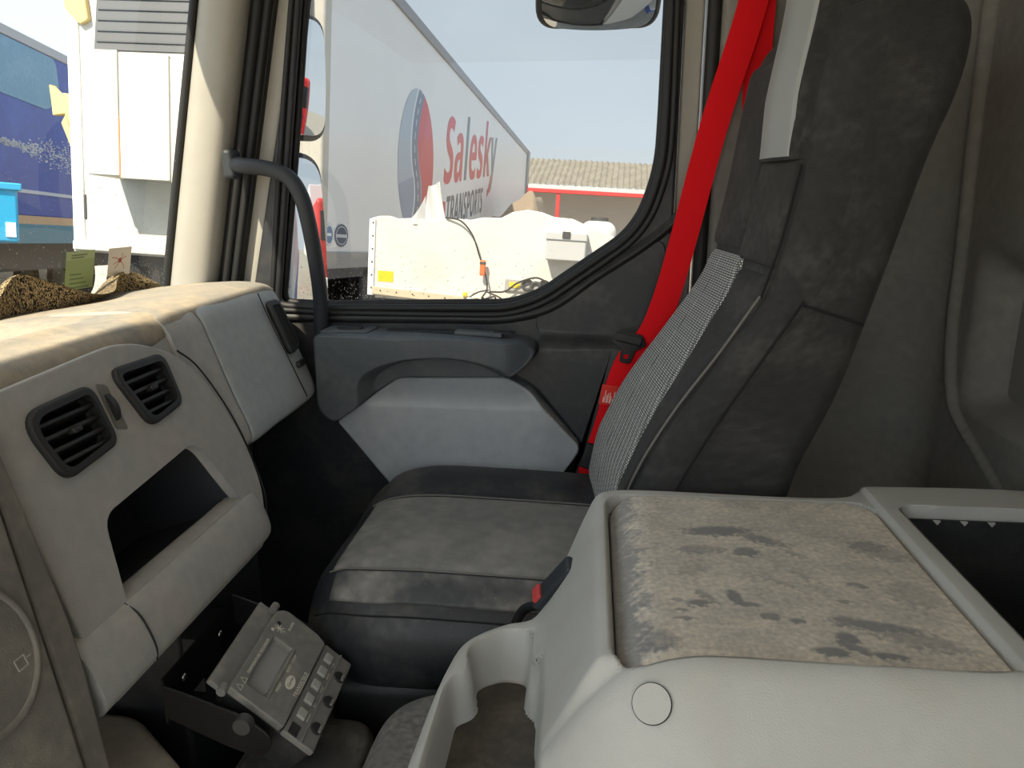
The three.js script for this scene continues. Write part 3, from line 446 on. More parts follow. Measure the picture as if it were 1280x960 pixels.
  mesh('vinyl_face', grid(20, 40, (u, v) => { const y = lerp(1.192, 1.598, v), k = Math.min(1, 0.5 + (y - 1.188) * 6); const s = hs(y, k); const c = new THREE.CatmullRomCurve3(s.slice(1, 6)); const p = c.getPoint(u); const e = Math.min(u, 1 - u) * 20; p.x -= 0.004 * Math.min(1, e); return p; }), M['headrest grey vinyl'], hr);
}

// ================= seat belt =================
mat('red webbing', { map: dataTex(256, (u, v) => { const k = 0.88 + 0.12 * Math.sin(u * 2 * Math.PI * 40) * Math.sin(v * 2 * Math.PI * 40); return [toS(0.86 * k), toS(0.010 * k), toS(0.016 * k)]; }, true, 1 / 0.1), roughness: 0.85, specularIntensity: 0.3 });
{
  const b = thing('seat_belt', 'bright red seat belt running down beside the seat', 'seat belt');
  const side = () => V(1, 0.28, 0.05);
  mesh('front_webbing', ribbon([[0.30, 1.60, -1.557], [0.283, 1.48, -1.557], [0.229, 1.275, -1.557], [0.132, 0.874, -1.556], [0.081, 0.80, -1.556], [0.045, 0.68, -1.556], [0.010, 0.575, -1.556], [0.0, 0.52, -1.556]], (t) => t < 0.66 ? 0.052 : lerp(0.052, 0.042, sst(0.66, 0.8, t)), 0.0022, side), M['red webbing'], b);
  mesh('rear_webbing', ribbon([[0.302, 1.60, -1.566], [0.300, 1.40, -1.569], [0.310, 1.15, -1.571], [0.318, 0.7, -1.571]], 0.05, 0.0022, () => V(1, 0, 0.05)), M['red webbing'], b);
  const t = mesh('latch_plate', extrude((() => { const s = shape2([[-0.036, 0.0, 0.006], [-0.026, 0.024, 0.006], [0.024, 0.024, 0.006], [0.036, 0.004, 0.006], [0.016, -0.012, 0.005], [0.012, -0.04, 0.008], [-0.012, -0.04, 0.008], [-0.012, -0.014, 0.005]]); s.holes.push(asPath([[-0.006, -0.032], [-0.006, -0.020], [0.006, -0.020], [0.006, -0.032]], 0.003)); return s; })(), 0.004, 0.001).rotateZ(-0.18).translate(0.082, 0.842, -1.551), plain('belt steel black', [0.03, 0.03, 0.032], 0.3, { metalness: 0.6 }), b);
  mesh('plate_cover', box(0.056, 0.02, 0.01, 0, 0, 0, 0.005).rotateZ(-0.22).translate(0.082, 0.853, -1.549), M['black plastic'], t);
  mesh('belt_stop', box(0.036, 0.056, 0.014, 0, 0, 0, 0.005).rotateZ(-0.3).translate(0.012, 0.598, -1.549), M['black plastic'], b);
  const c = document.createElement('canvas'); c.width = 128; c.height = 128; const x = c.getContext('2d'); x.fillStyle = '#e02a1c'; x.fillRect(0, 0, 128, 128); x.fillStyle = '#f3e6dc'; x.font = 'bold 22px sans-serif'; x.save(); x.translate(64, 64); x.rotate(-Math.PI / 2); for (let i = 0; i < 4; i++) { x.fillRect(-50, -40 + i * 22, 34 + 18 * ((i * 7) % 3), 5); x.fillRect(-50, -31 + i * 22, 80 - 16 * (i % 3), 5); } x.restore();
  const tx = new THREE.CanvasTexture(c); tx.colorSpace = THREE.SRGBColorSpace;
  const tg = new THREE.BoxGeometry(0.036, 0.042, 0.003); mesh('care_label', tg.rotateZ(-0.15).translate(0.046, 0.733, -1.551), mat('red label print', { map: tx, roughness: 0.6 }), b);
  mesh('floor_anchor', mergeGeometries([tube([[0.0, 0.53, -1.556], [0.0, 0.4, -1.556], [0.01, 0.2, -1.556]], 0.012, 20, 8), bb(-0.02, 0.04, 0.0, 0.25, -1.57, -1.548, 0.004)]), M['black plastic'], b);
}

// ================= centre console (folded middle backrest) =================
const con = thing('centre_console', 'light grey folding centre console with dusty dark lid', 'console', [0, 0, 0]);
{
  const outl = [[-0.178, -0.42], [-0.170, -0.62], [-0.160, -0.79], [-0.145, -0.852], [-0.10, -0.893], [-0.068, -0.905], [-0.040, -0.945], [-0.012, -0.99], [0.016, -1.022], [0.05, -1.036], [0.355, -1.040], [0.385, -1.066], [0.41, -1.070], [0.63, -1.070], [0.655, -1.05], [0.655, -0.42]];
  const oc = new THREE.CatmullRomCurve3(outl.map(([x, z]) => V(x, 0, z)), false, 'centripetal').getPoints(160).map((p) => [p.x, p.z]); oc.push([0.655, -0.42]);
  const sd = (poly, x, z) => { let d = 1e9, ins = false; for (let i = 0, j = poly.length - 1; i < poly.length; j = i++) { const [xi, zi] = poly[i], [xj, zj] = poly[j]; const ex = xj - xi, ez = zj - zi, wx = x - xi, wz = z - zi; const l = ex * ex + ez * ez || 1e-12, t = clamp((wx * ex + wz * ez) / l); const bx = wx - ex * t, bz = wz - ez * t; d = Math.min(d, bx * bx + bz * bz); if ((zi > z) !== (zj > z) && x < (xj - xi) * (z - zi) / (zj - zi) + xi) ins = !ins; } return (ins ? 1 : -1) * Math.sqrt(d); };
  const tray = shape2([[-0.150, -0.40], [-0.150, -0.70, 0.02], [-0.150, -0.768, 0.012], [-0.126, -0.785, 0.014], [-0.137, -0.838, 0.02], [-0.098, -0.872, 0.02], [-0.062, -0.868, 0.02], [-0.060, -0.80, 0.01], [-0.045, -0.785, 0.01], [-0.040, -0.70, 0.02], [-0.036, -0.40]], 0.005).getPoints(6).map((p) => [p.x, p.y]);
  const rr = (x, z, x0, x1, z0, z1, r) => { const qx = Math.abs(x - (x0 + x1) / 2) - (x1 - x0) / 2 + r, qz = Math.abs(z - (z0 + z1) / 2) - (z1 - z0) / 2 + r; return -(Math.hypot(Math.max(qx, 0), Math.max(qz, 0)) + Math.min(Math.max(qx, qz), 0) - r); };
  const fairing = (z) => spl(z, [-0.618, -0.605, -0.59, -0.57, -0.54, -0.50, -0.45, -0.42], [0.0, 0.002, -0.006, -0.028, -0.068, -0.122, -0.20, -0.26]);
  const H = (x, z) => {
    let h = spl(x, [-0.20, -0.07, -0.052, -0.03, 0.0, 0.014, 0.022, 0.04], [0.600, 0.603, 0.612, 0.648, 0.706, 0.730, 0.7355, 0.737]);
    h += 0.0 * x;
    const wing = spl(x, [-0.07, -0.052, -0.03, 0.0, 0.03, 0.06, 0.10, 0.14], [0.600, 0.611, 0.642, 0.688, 0.722, 0.740, 0.751, 0.753]) + fairing(z);
    const wz = sst(-0.624, -0.608, z) * sst(-0.052, -0.03, x); h = lerp(h, wing, wz);
    if (z > -0.9 && x < -0.02) { const t = sd(tray, x, z); h = lerp(h, 0.532, sst(-0.003, 0.007, t)); }
    if (x > 0.02 && x < 0.40 && z < -0.6) { const l = rr(x, z, 0.030, 0.384, -1.008, -0.607, 0.035); h -= 0.03 * sst(-0.001, 0.005, l); }
    if (x > 0.39) { const b = rr(x, z, 0.412, 0.63, -0.992, -0.60, 0.02); h -= 0.26 * sst(-0.001, 0.006, b); h += 0.006 * sst(0.36, 0.40, x); }
    // rear bin block stands a touch higher; the shell rolls over at its rim
    const s = sd(oc, x, z); const r = 0.016; const roll = s <= 0 ? r : s < r ? r - Math.sqrt(r * r - (r - s) * (r - s)) : 0; h -= roll;
    return h;
  };
  // map a unit square to the outline: columns in x, rows from the far edge to the near edge
  const farZ = (x) => { let best = -0.42; for (let i = 0; i < oc.length - 1; i++) { const [x0, z0] = oc[i], [x1, z1] = oc[i + 1]; if ((x0 <= x && x <= x1) || (x1 <= x && x <= x0)) { const z = x1 === x0 ? Math.min(z0, z1) : lerp(z0, z1, (x - x0) / (x1 - x0)); best = Math.min(best, z); } } return best; };
  const nx = 280, nz = 210; const xsC = []; for (let i = 0; i <= nx; i++) xsC.push(lerp(-0.1775, 0.6545, i / nx));
  const fz = xsC.map(farZ);
  const g = grid(nx, nz + 8, (u, v) => { const i = Math.round(u * nx), j = Math.round(v * (nz + 8)); const x = xsC[i]; if (j < 8) { const z = fz[i]; const y1 = H(x, z); const k = j / 8; return V(x, lerp(Math.min(0.60, y1 - 0.02), y1, k), z); } const z = lerp(fz[i], -0.42, (j - 8) / nz); return V(x, H(x, z), z); }, { flip: true });
  metricTop(g);
  function metricTop(q) { const p = q.attributes.position, uv = q.attributes.uv; for (let i = 0; i < p.count; i++) uv.setXY(i, p.getX(i) + 0.3 * p.getY(i), p.getZ(i) - 0.5 * p.getY(i)); }
  mesh('console_shell', g, M['console light grey'], con);
  mesh('console_skirt', mergeGeometries([grid(4, 60, (u, v) => { const z = lerp(farZ(-0.1775), -0.42, v); return V(-0.1775, lerp(0.474, H(-0.1775, z), u), z); }, { flip: false }).toNonIndexed(), grid(60, 4, (u, v) => { const x = lerp(-0.1775, 0.6545, u); return V(x, lerp(H(x, -0.42), 0.474, v), -0.42); }, { flip: true }).toNonIndexed()]), M['console light grey'], con);
  // dusty lid with hand and finger smears
  const sm = [[0.165, -0.895, 0.05, 0.016, 0.1], [0.215, -0.875, 0.035, 0.012, -0.5], [0.136, -0.842, 0.03, 0.014, 0.1], [0.188, -0.842, 0.016, 0.014, 0], [0.245, -0.84, 0.02, 0.006, -0.7], [0.335, -0.868, 0.026, 0.018, 0.1], [0.35, -0.85, 0.03, 0.02, -0.3], [0.128, -0.735, 0.016, 0.008, -1.0], [0.118, -0.72, 0.016, 0.008, 0.2], [0.158, -0.735, 0.009, 0.018, 0.2], [0.168, -0.722, 0.014, 0.006, 0], [0.187, -0.702, 0.012, 0.007, 0], [0.211, -0.695, 0.010, 0.006, 0], [0.10, -0.705, 0.009, 0.004, 0], [0.102, -0.69, 0.012, 0.004, 0], [0.098, -0.725, 0.008, 0.004, 0], [0.255, -0.70, 0.014, 0.010, 0.4], [0.285, -0.692, 0.05, 0.012, -0.2], [0.315, -0.672, 0.05, 0.016, -0.35], [0.250, -0.668, 0.012, 0.014, 0.6], [0.228, -0.645, 0.018, 0.009, 0], [0.278, -0.643, 0.022, 0.006, -0.1], [0.25, -0.655, 0.02, 0.008, -0.6], [0.072, -0.65, 0.022, 0.02, 0], [0.292, -0.772, 0.014, 0.007, -0.4], [0.268, -0.737, 0.010, 0.005, 0], [0.238, -0.79, 0.02, 0.004, -0.7], [0.345, -0.76, 0.03, 0.03, 0], [0.213, -0.77, 0.024, 0.005, -0.5], [0.12, -0.79, 0.02, 0.012, 0.4]];
  const LX0 = 0.03, LX1 = 0.385, LZ0 = 0.60, LZ1 = 1.01, wts = [1, 0.8, 0.6, 0.9, 0.5, 0.75, 0.55, 0.7, 1, 1, 0.8, 0.9, 0.9, 0.8, 0.8, 0.6, 0.8, 0.9, 0.6, 1, 1, 1, 0.9, 0.7, 0.8, 0.7, 0.45, 0.35, 0.4, 0.35];
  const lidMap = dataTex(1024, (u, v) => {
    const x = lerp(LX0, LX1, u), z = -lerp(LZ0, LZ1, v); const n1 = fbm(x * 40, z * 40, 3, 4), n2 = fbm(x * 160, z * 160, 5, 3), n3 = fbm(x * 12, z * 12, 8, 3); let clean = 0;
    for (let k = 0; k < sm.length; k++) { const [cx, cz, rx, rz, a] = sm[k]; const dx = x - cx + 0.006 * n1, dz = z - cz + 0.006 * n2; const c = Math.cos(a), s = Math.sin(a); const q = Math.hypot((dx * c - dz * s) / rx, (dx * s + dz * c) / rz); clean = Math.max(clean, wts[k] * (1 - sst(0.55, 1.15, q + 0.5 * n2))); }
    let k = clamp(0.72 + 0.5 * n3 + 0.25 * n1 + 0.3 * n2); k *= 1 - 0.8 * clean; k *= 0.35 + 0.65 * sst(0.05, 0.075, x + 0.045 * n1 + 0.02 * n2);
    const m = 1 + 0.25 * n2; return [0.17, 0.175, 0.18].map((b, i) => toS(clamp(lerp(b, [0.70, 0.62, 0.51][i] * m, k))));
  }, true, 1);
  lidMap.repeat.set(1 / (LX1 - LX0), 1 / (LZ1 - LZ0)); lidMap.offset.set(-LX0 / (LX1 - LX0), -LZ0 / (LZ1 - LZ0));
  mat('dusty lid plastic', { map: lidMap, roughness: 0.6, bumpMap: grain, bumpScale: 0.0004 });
  const hl = (x, y) => 0.7395 - 0.05 * Math.pow(Math.max(0, (0.085 - x) / 0.055), 2.2) * 0.55 - 0.010 * Math.pow(Math.max(0, (0.64 - y) / 0.03), 2);
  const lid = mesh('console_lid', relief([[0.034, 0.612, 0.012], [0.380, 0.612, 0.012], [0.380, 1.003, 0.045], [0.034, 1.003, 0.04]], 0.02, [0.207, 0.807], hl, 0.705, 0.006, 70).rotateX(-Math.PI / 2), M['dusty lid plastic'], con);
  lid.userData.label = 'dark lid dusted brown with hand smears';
  // round screw cap on the near shoulder
  const cx = 0.062, cz = -0.578, e = 0.004; const nrm = V(-(H(cx + e, cz) - H(cx - e, cz)) / (2 * e), 1, -(H(cx, cz + e) - H(cx, cz - e)) / (2 * e)).normalize();
  const cap = (name, r, h, off, m) => { const q = new THREE.CylinderGeometry(r, r, h, 48); q.applyQuaternion(new THREE.Quaternion().setFromUnitVectors(V(0, 1, 0), nrm)); const p = V(cx, H(cx, cz), cz).addScaledVector(nrm, off); return mesh(name, metric(q.translate(p.x, p.y, p.z)), m, con); };
  cap('screw_cap', 0.0165, 0.003, 0.0012, M['console light grey']); const ringm = cap('cap_gap', 0.0172, 0.003, 0.0006, M['seat fabric']); ringm.userData.label = 'dark gap round the cap';
  // black storage bin
  const w = 0.003; mesh('storage_bin', mergeGeometries([bb(0.418, 0.624, 0.490, 0.494, -0.986, -0.606), bb(0.418, 0.418 + w, 0.49, 0.728, -0.986, -0.606), bb(0.624 - w, 0.624, 0.49, 0.728, -0.986, -0.606), bb(0.418, 0.624, 0.49, 0.728, -0.986, -0.986 + w), bb(0.418, 0.624, 0.49, 0.728, -0.606 - w, -0.606)]), M['black plastic'], con);
  for (let k = 0; k < 3; k++) mesh('bin_tooth', extrude(shape2([[0, 0], [0.010, 0], [0.006, -0.006]], 0.001), 0.004).translate(0.455 + k * 0.034, 0.728, -0.984), M['console light grey'], con);
  mesh('tray_mat', extrude(new THREE.Shape(shape2([[-0.146, 0.42], [-0.146, 0.70, 0.02], [-0.146, 0.765, 0.012], [-0.122, 0.785, 0.014], [-0.132, 0.835, 0.02], [-0.098, 0.856, 0.012], [-0.066, 0.852, 0.014], [-0.064, 0.80, 0.01], [-0.049, 0.785, 0.01], [-0.044, 0.70, 0.02], [-0.04, 0.42]], 0.005).getPoints(6)), 0.004, 0.001).rotateX(-Math.PI / 2).translate(0, 0.532, 0), mat('brown mat rubber', { map: stained([0.055, 0.046, 0.036], [0.13, 0.11, 0.085], 0.6, { f: 9, s: 21, speck: 0.004 }), roughness: 0.85 }), con);
}
{ // buckle beside the console
  const k = thing('belt_buckle', 'dark grey belt buckle with red button beside the console', 'buckle', [-0.034, 0.642, -0.918]);
  const turn = new THREE.Euler(0.25, 0.1, -0.62);
  const put = (g) => g.applyMatrix4(new THREE.Matrix4().makeRotationFromEuler(turn));
  mesh('buckle_body', put(box(0.024, 0.085, 0.03, 0, 0, 0, 0.006)), M['handle rubber'], k);
  mesh('release_button', put(box(0.010, 0.016, 0.024, -0.0115, -0.026, 0, 0.003)), plain('buckle red', [0.5, 0.05, 0.05], 0.5), k);
  mesh('printed_text', put(box(0.004, 0.038, 0.0008, 0.003, 0.004, 0.0153)), M['faded white print'], k);
  mesh('stalk', tube([[-0.02, -0.035, -0.01], [-0.05, -0.07, -0.045], [-0.08, -0.16, -0.05]], 0.007, 20, 8), M.rubber, k);
}
{ // middle seat cushion under the console
  const s = thing('middle_seat', 'grey cloth middle seat cushion under the console', 'seat', [0.02, 0, -0.757]);
  const sec = [[0.22, 0.80], [0.25, 0.95], [0.30, 1.0], [0.36, 1.0], [0.415, 0.985], [0.45, 0.94], [0.466, 0.85], [0.472, 0.7]].map(([y, k]) => { const o = []; for (let i = 0; i < 32; i++) { const a = i / 32 * 2 * Math.PI, c = Math.cos(a), q = Math.sin(a), e = 0.4; o.push(V(Math.sign(c) * Math.pow(Math.abs(c), e) * (0.30 - (1 - k) * 0.25), y, Math.sign(q) * Math.pow(Math.abs(q), e) * (0.20 - (1 - k) * 0.2))); } return o; });
  mesh('cushion', loft(sec, { nu: 96, nv: 40, flip: true }), M['grey seat cloth'], s);
  mesh('cushion_base', bb(-0.22, 0.3, 0, 0.26, -0.18, 0.18, 0.02), M['black plastic'], s);
}

// ================= small things in the cab =================
{ // grab handle on the windscreen pillar
  const h = thing('grab_handle', 'dark bent grab handle on the windscreen pillar', 'grab handle', [-0.72, 1.196, -1.55]);
  const P = [[-0.003, 0.0, 0.0], [0.03, -0.003, 0.03], [0.09, -0.011, 0.033], [0.125, -0.027, 0.033], [0.146, -0.06, 0.033], [0.156, -0.11, 0.028], [0.160, -0.20, 0.008], [0.156, -0.27, -0.015], [0.150, -0.34, -0.025], [0.142, -0.44, -0.028]];
  mesh('bar', tube(P, 0.0155, 80, 16), M['handle rubber'], h);
  mesh('end_cap', box(0.026, 0.058, 0.04, -0.004, 0.0, 0.004, 0.009), M['handle rubber'], h);
}
{ // woven cap lying behind the windscreen
  const c = document.createElement('canvas'); c.width = c.height = 256; const x = c.getContext('2d'); x.fillStyle = '#17130f'; x.fillRect(0, 0, 256, 256);
  for (let i = 0; i < 5200; i++) { const a = rnd() * 256, b = rnd() * 256; x.save(); x.translate(a, b); x.rotate(rnd() * 3.1); const v = 0.6 + 0.4 * rnd(); x.fillStyle = `rgb(${Math.round(225 * v)},${Math.round(196 * v)},${Math.round(142 * v)})`; x.fillRect(-2.2, -0.9, 4.4, 1.8); x.restore(); }
  const t = new THREE.CanvasTexture(c); t.wrapS = t.wrapT = THREE.RepeatWrapping; t.colorSpace = THREE.SRGBColorSpace; t.repeat.set(9, 9);
  mat('speckled straw weave', { map: t, roughness: 0.95, side: THREE.DoubleSide, bumpMap: weave, bumpScale: 0.001 });
  const zz = [-1.02, -1.06, -1.10, -1.135, -1.18, -1.24, -1.30, -1.36, -1.42, -1.46, -1.49], yt = [0.945, 0.953, 0.99, 1.017, 1.000, 0.974, 0.970, 0.977, 0.992, 0.985, 0.966];
  const hat = tag(mesh('straw_hat', grid(80, 24, (u, v) => {
    const z = lerp(-1.02, -1.49, u), top = spl(-z, zz.map((q) => -q), yt), y0 = 0.953; const front = -0.875 - 0.03 * Math.sin(u * 9); // brim standing up, folding over to the front, then back down
    if (v < 0.5) { const k = v / 0.5; return V(lerp(front + 0.02 - 0.05 * Math.sin(u * Math.PI), front, k), lerp(y0, top, Math.sin(k * Math.PI / 2)), z); }
    const k = (v - 0.5) / 0.5; return V(lerp(front, front - 0.05, k) , lerp(top, y0 + 0.002, k * k), z);
  }), M['speckled straw weave']), 'speckled straw hat brim crumpled behind the windscreen', 'hat');
}
{ // stickers on the windscreen
  const sticker = (name, label, zc, yc, w, h, draw, cw, ch) => {
    const c = document.createElement('canvas'); c.width = cw; c.height = ch; draw(c.getContext('2d'), cw, ch); const t = new THREE.CanvasTexture(c); t.colorSpace = THREE.SRGBColorSpace; t.anisotropy = 4;
    const m = new THREE.MeshStandardMaterial({ map: t, roughness: 0.6 }); m.name = name + ' print';
    const g = grid(4, 4, (u, v) => { const z = zc + w / 2 - u * w, y = yc - h / 2 + v * h; return V(windX(y, z) + 0.004, y, z); }); const uv = g.attributes.uv; for (let j = 0; j <= 4; j++) for (let i = 0; i <= 4; i++) uv.setXY(j * 5 + i, i / 4, j / 4);
    m.side = THREE.DoubleSide; tag(mesh(name, g, m), label, 'sticker');
  };
  sticker('windscreen_sticker', 'green sticker on the lower windscreen', -1.313, 1.006, 0.066, 0.069, (x, w, h) => { x.fillStyle = '#9fae84'; x.fillRect(0, 0, w, h); x.fillStyle = '#8fa06c'; x.fillRect(0, h * 0.22, w, h * 0.78); x.fillStyle = '#5f7350'; x.fillRect(24, 12, 70, 5); x.fillRect(24, 21, 56, 5); for (let i = 0; i < 4; i++) x.fillRect(20, 130 - i * 16, 88 - i * 12, 5); }, 128, 140);
  sticker('windscreen_sticker', 'white sticker with a red splash on the windscreen', -1.409, 1.013, 0.058, 0.053, (x, w, h) => { x.fillStyle = '#cfc8bd'; x.fillRect(0, 0, w, h); x.strokeStyle = '#a2543f'; x.lineWidth = 3; const q = [[66, 56, 20, 40], [66, 56, 40, 88], [66, 56, 92, 92], [66, 56, 100, 40], [66, 56, 30, 70], [66, 56, 80, 24]]; for (const [a, b, c, d] of q) { x.beginPath(); x.moveTo(a, b); x.quadraticCurveTo((a + c) / 2 + 8, (b + d) / 2 - 8, c, d); x.stroke(); } x.fillStyle = '#9c3f30'; x.beginPath(); x.arc(66, 54, 10, 0, 7); x.fill(); }, 128, 118);
}
{ // temperature recorder in its bracket
  const d = thing('temperature_recorder', 'dusty grey temperature recorder unit in a black bracket', 'recorder', [-0.435, 0.556, -0.872]);
  // local frame: X right along the unit (-z), Y up the face, Z out of the face
  const F = new THREE.Matrix4().makeBasis(V(0, 0.10, -0.995).normalize(), V(-0.735, 0.68, 0.068).normalize(), V(0.68, 0.73, 0.073).normalize());
  const at = (g) => g.applyMatrix4(F);
  const W = 0.166, Hh = 0.138;
  mat('recorder grey plastic', { map: stained([0.19, 0.182, 0.165], [0.30, 0.275, 0.23], 0.55, { f: 6, s: 31, size: 256, speck: 0.004 }), roughness: 0.7, bumpMap: grain, bumpScale: 0.0003 });
  const dark = M['black plastic'];
  mesh('case', at(box(W - 0.004, Hh - 0.004, 0.05, 0, -Hh / 2, -0.031, 0.004)), dark, d);
  // upper lid with screen opening
  const lo = shape2([[-W / 2, 0], [-W / 2, -0.086], [W / 2 - 0.006, -0.086], [W / 2, -0.07], [W / 2, -0.012, 0.01], [W / 2 - 0.012, 0, 0.008]], 0.004);
  lo.holes.push(asPath([[-0.062, -0.016], [-0.062, -0.047], [0.028, -0.047], [0.028, -0.016]], 0.002));
  const lid = mesh('front_lid', at(extrude(lo, 0.012, 0.002).translate(0, 0, -0.006)), M['recorder grey plastic'], d);
  mesh('back_slope', at(box(W - 0.004, 0.03, 0.008, 0, 0.010, -0.012, 0.003).translate(0, 0, 0)), M['recorder grey plastic'], d);
  mesh('display', at(box(0.092, 0.033, 0.003, -0.017, -0.0315, -0.004)), plain('dusty display', [0.30, 0.30, 0.28], 0.4), lid);
  mesh('display_lip', at(box(0.094, 0.003, 0.004, -0.017, -0.0495, 0.006, 0.001)), M['recorder grey plastic'], lid);
  mesh('hinge_knob', at(metric(new THREE.CylinderGeometry(0.006, 0.006, 0.012, 20).rotateZ(Math.PI / 2).translate(-W / 2 - 0.002, 0.004, -0.002))), M['recorder grey plastic'], d);
  mesh('hinge_knob', at(metric(new THREE.CylinderGeometry(0.006, 0.006, 0.012, 20).rotateZ(Math.PI / 2).translate(W / 2 - 0.004, 0.004, -0.002))), M['recorder grey plastic'], d);
  mesh('keypad', at(box(W, 0.050, 0.01, 0, -0.113, -0.004, 0.003)), M['recorder grey plastic'], d);
  mesh('keypad_rail', at(box(W, 0.0025, 0.002, 0, -0.1165, 0.0015, 0.0008)), M['recorder grey plastic'], d);
  for (let k = 0; k < 5; k++) mesh('key', at(box(0.0155, 0.0135, 0.005, -0.046 + k * 0.0265, -0.101, 0.003, 0.002)), plain('key grey', [0.36, 0.35, 0.315], 0.6), d);
  mesh('key_slot', at(box(0.018, 0.014, 0.002, -0.072, -0.101, 0.0012, 0.001)), dark, d);
  for (let k = 0; k < 3; k++) { const p = mesh('socket', at(metric(new THREE.CylinderGeometry(0.008, 0.009, 0.003, 24).rotateX(Math.PI / 2).translate(-0.05 + k * 0.048, -0.1275, 0.002))), dark, d); mesh('socket_clip', at(box(0.011, 0.004, 0.004, -0.05 + k * 0.048, -0.132, 0.004, 0.001)), M['recorder grey plastic'], p); }
  mesh('alarm_lamp_hole', at(metric(new THREE.CylinderGeometry(0.003, 0.003, 0.002, 16).rotateX(Math.PI / 2).translate(0.052, -0.012, 0.0062))), dark, lid);
  // print on the lid
  const c = document.createElement('canvas'); c.width = 1024; c.height = 560; const x = c.getContext('2d'); const S = 1024 / W; const X = (q) => (q + W / 2) * S, Y = (q) => -q * S;
  x.fillStyle = x.strokeStyle = '#d8d2c2'; const txt = (s, px, qx, qy, st = 'bold') => { x.font = `${st} ${px}px sans-serif`; x.fillText(s, X(qx), Y(qy)); };
  txt('TEMPERATURE RECORDER', 34, -0.050, -0.0125); txt('ALARM', 34, 0.052, -0.031); txt('PRINT', 34, -0.046, -0.057); txt('RESET / STOP', 34, -0.010, -0.057);
  x.lineWidth = 7; for (const [a, b, e, f] of [[0.040, -0.022, 0.050, -0.010], [0.040, -0.010, 0.050, -0.022], [0.045, -0.008, 0.045, -0.026], [0.038, -0.016, 0.052, -0.016]]) { x.beginPath(); x.moveTo(X(a), Y(b)); x.lineTo(X(e), Y(f)); x.stroke(); }
  x.beginPath(); x.moveTo(X(-0.066), Y(-0.014)); x.lineTo(X(-0.0615), Y(-0.006)); x.lineTo(X(-0.057), Y(-0.014)); x.closePath(); x.lineWidth = 5; x.stroke(); x.beginPath(); x.moveTo(X(-0.078), Y(-0.014)); x.lineTo(X(-0.0735), Y(-0.006)); x.lineTo(X(-0.069), Y(-0.014)); x.closePath(); x.stroke();
  x.beginPath(); x.arc(X(0.036), Y(-0.0085), 16, 0, 7); x.fill();
  x.beginPath(); x.ellipse(X(-0.020), Y(-0.066), 72, 44, 0, 0, 7); x.fill(); x.fillStyle = '#55524a'; txt('Carrier', 34, -0.0285, -0.068, 'italic bold'); x.fillStyle = '#d8d2c2'; txt('TRANSICOLD', 46, -0.035, -0.0825); x.fillRect(X(-0.028), Y(-0.0835), 250, 6);
  const t = new THREE.CanvasTexture(c); t.colorSpace = THREE.SRGBColorSpace; t.anisotropy = 4; const pg = new THREE.PlaneGeometry(W, 560 / S).translate(0, -280 / S, 0.0064);
  const pm = new THREE.MeshStandardMaterial({ map: t, transparent: true, roughness: 0.7 }); pm.name = 'white printed lettering'; mesh('printed_text', at(pg), pm, lid);
  const c2 = document.createElement('canvas'); c2.width = 1024; c2.height = 64; const x2 = c2.getContext('2d'); x2.fillStyle = '#cfc9ba'; x2.font = 'bold 30px sans-serif'; ['MENU', 'SET', 'TEMP', 'DATE', 'OK'].forEach((s, k) => x2.fillText(s, (-0.046 + k * 0.0265 + W / 2) * S - 34, 40));
  const t2 = new THREE.CanvasTexture(c2); t2.colorSpace = THREE.SRGBColorSpace; const m2 = new THREE.MeshStandardMaterial({ map: t2, transparent: true, roughness: 0.7 }); m2.name = 'white key lettering'; mesh('printed_text', at(new THREE.PlaneGeometry(W, 64 / S).translate(0, -0.112, 0.0016)), m2, d);
  // U bracket, in cab axes relative to the base
  const B = (px, py, pz) => V(px + 0.435, py - 0.556, pz + 0.872);
  const arm = (z, rise) => { const s = shape2([[-0.510, 0.565], [-0.410, 0.530, 0.02], [-0.372, 0.500, 0.02], [-0.385, 0.470, 0.02], [-0.425, 0.480, 0.02], [-0.510, 0.520]], 0.004); return extrude(s, 0.003, 0.0008).translate(0.435, -0.556 + rise, z + 0.872); };
  const br = mesh('bracket', mergeGeometries([arm(-0.776, -0.006), arm(-0.968, 0.010), bb(-0.511, -0.508, 0.505, 0.566, -0.968, -0.775).translate(0.435, -0.556, 0.872)]), plain('bracket black metal', [0.014, 0.014, 0.014], 0.35, { metalness: 0.4 }), d);
  mesh('clamp_knob', metric(new THREE.CylinderGeometry(0.011, 0.012, 0.012, 32).rotateX(Math.PI / 2)).translate(0.028, -0.040, 0.104), plain('knob black', [0.05, 0.048, 0.045], 0.5), br);
  for (const z of [-0.82, -0.92]) mesh('screw', metric(new THREE.SphereGeometry(0.0055, 16, 10).scale(0.6, 1, 1)).translate(-0.508 + 0.435, 0.538 - 0.556, z + 0.872), plain('bright screw', [0.6, 0.6, 0.58], 0.25, { metalness: 1 }), br);
  mesh('bracket_stem', bb(-0.536, -0.510, 0.48, 0.56, -0.95, -0.87).translate(0.435, -0.556, 0.872), dark, br);
}
{ // beige lower trim by the driver's side of the stack
  const o = thing('gear_console', 'dusty beige trim piece below the instrument panel', 'trim', [-0.56, 0, -0.70]);
  mesh('trim_body', extrude(shape2([[-0.66 + 0.56, 0.66 - 0.70], [-0.62 + 0.56, 0.66 - 0.70], [-0.472 + 0.56, 0.66 - 0.70, 0.02], [-0.478 + 0.56, 0.755 - 0.70, 0.03], [-0.60 + 0.56, 0.850 - 0.70, 0.03], [-0.66 + 0.56, 0.85 - 0.70]], 0.01), 0.455, 0.012, 4).rotateX(-Math.PI / 2), mat('beige dusty plastic', { map: stained([0.44, 0.39, 0.32], [0.55, 0.48, 0.38], 0.5, { f: 5, s: 33, size: 256 }), roughness: 0.75 }), o);
}

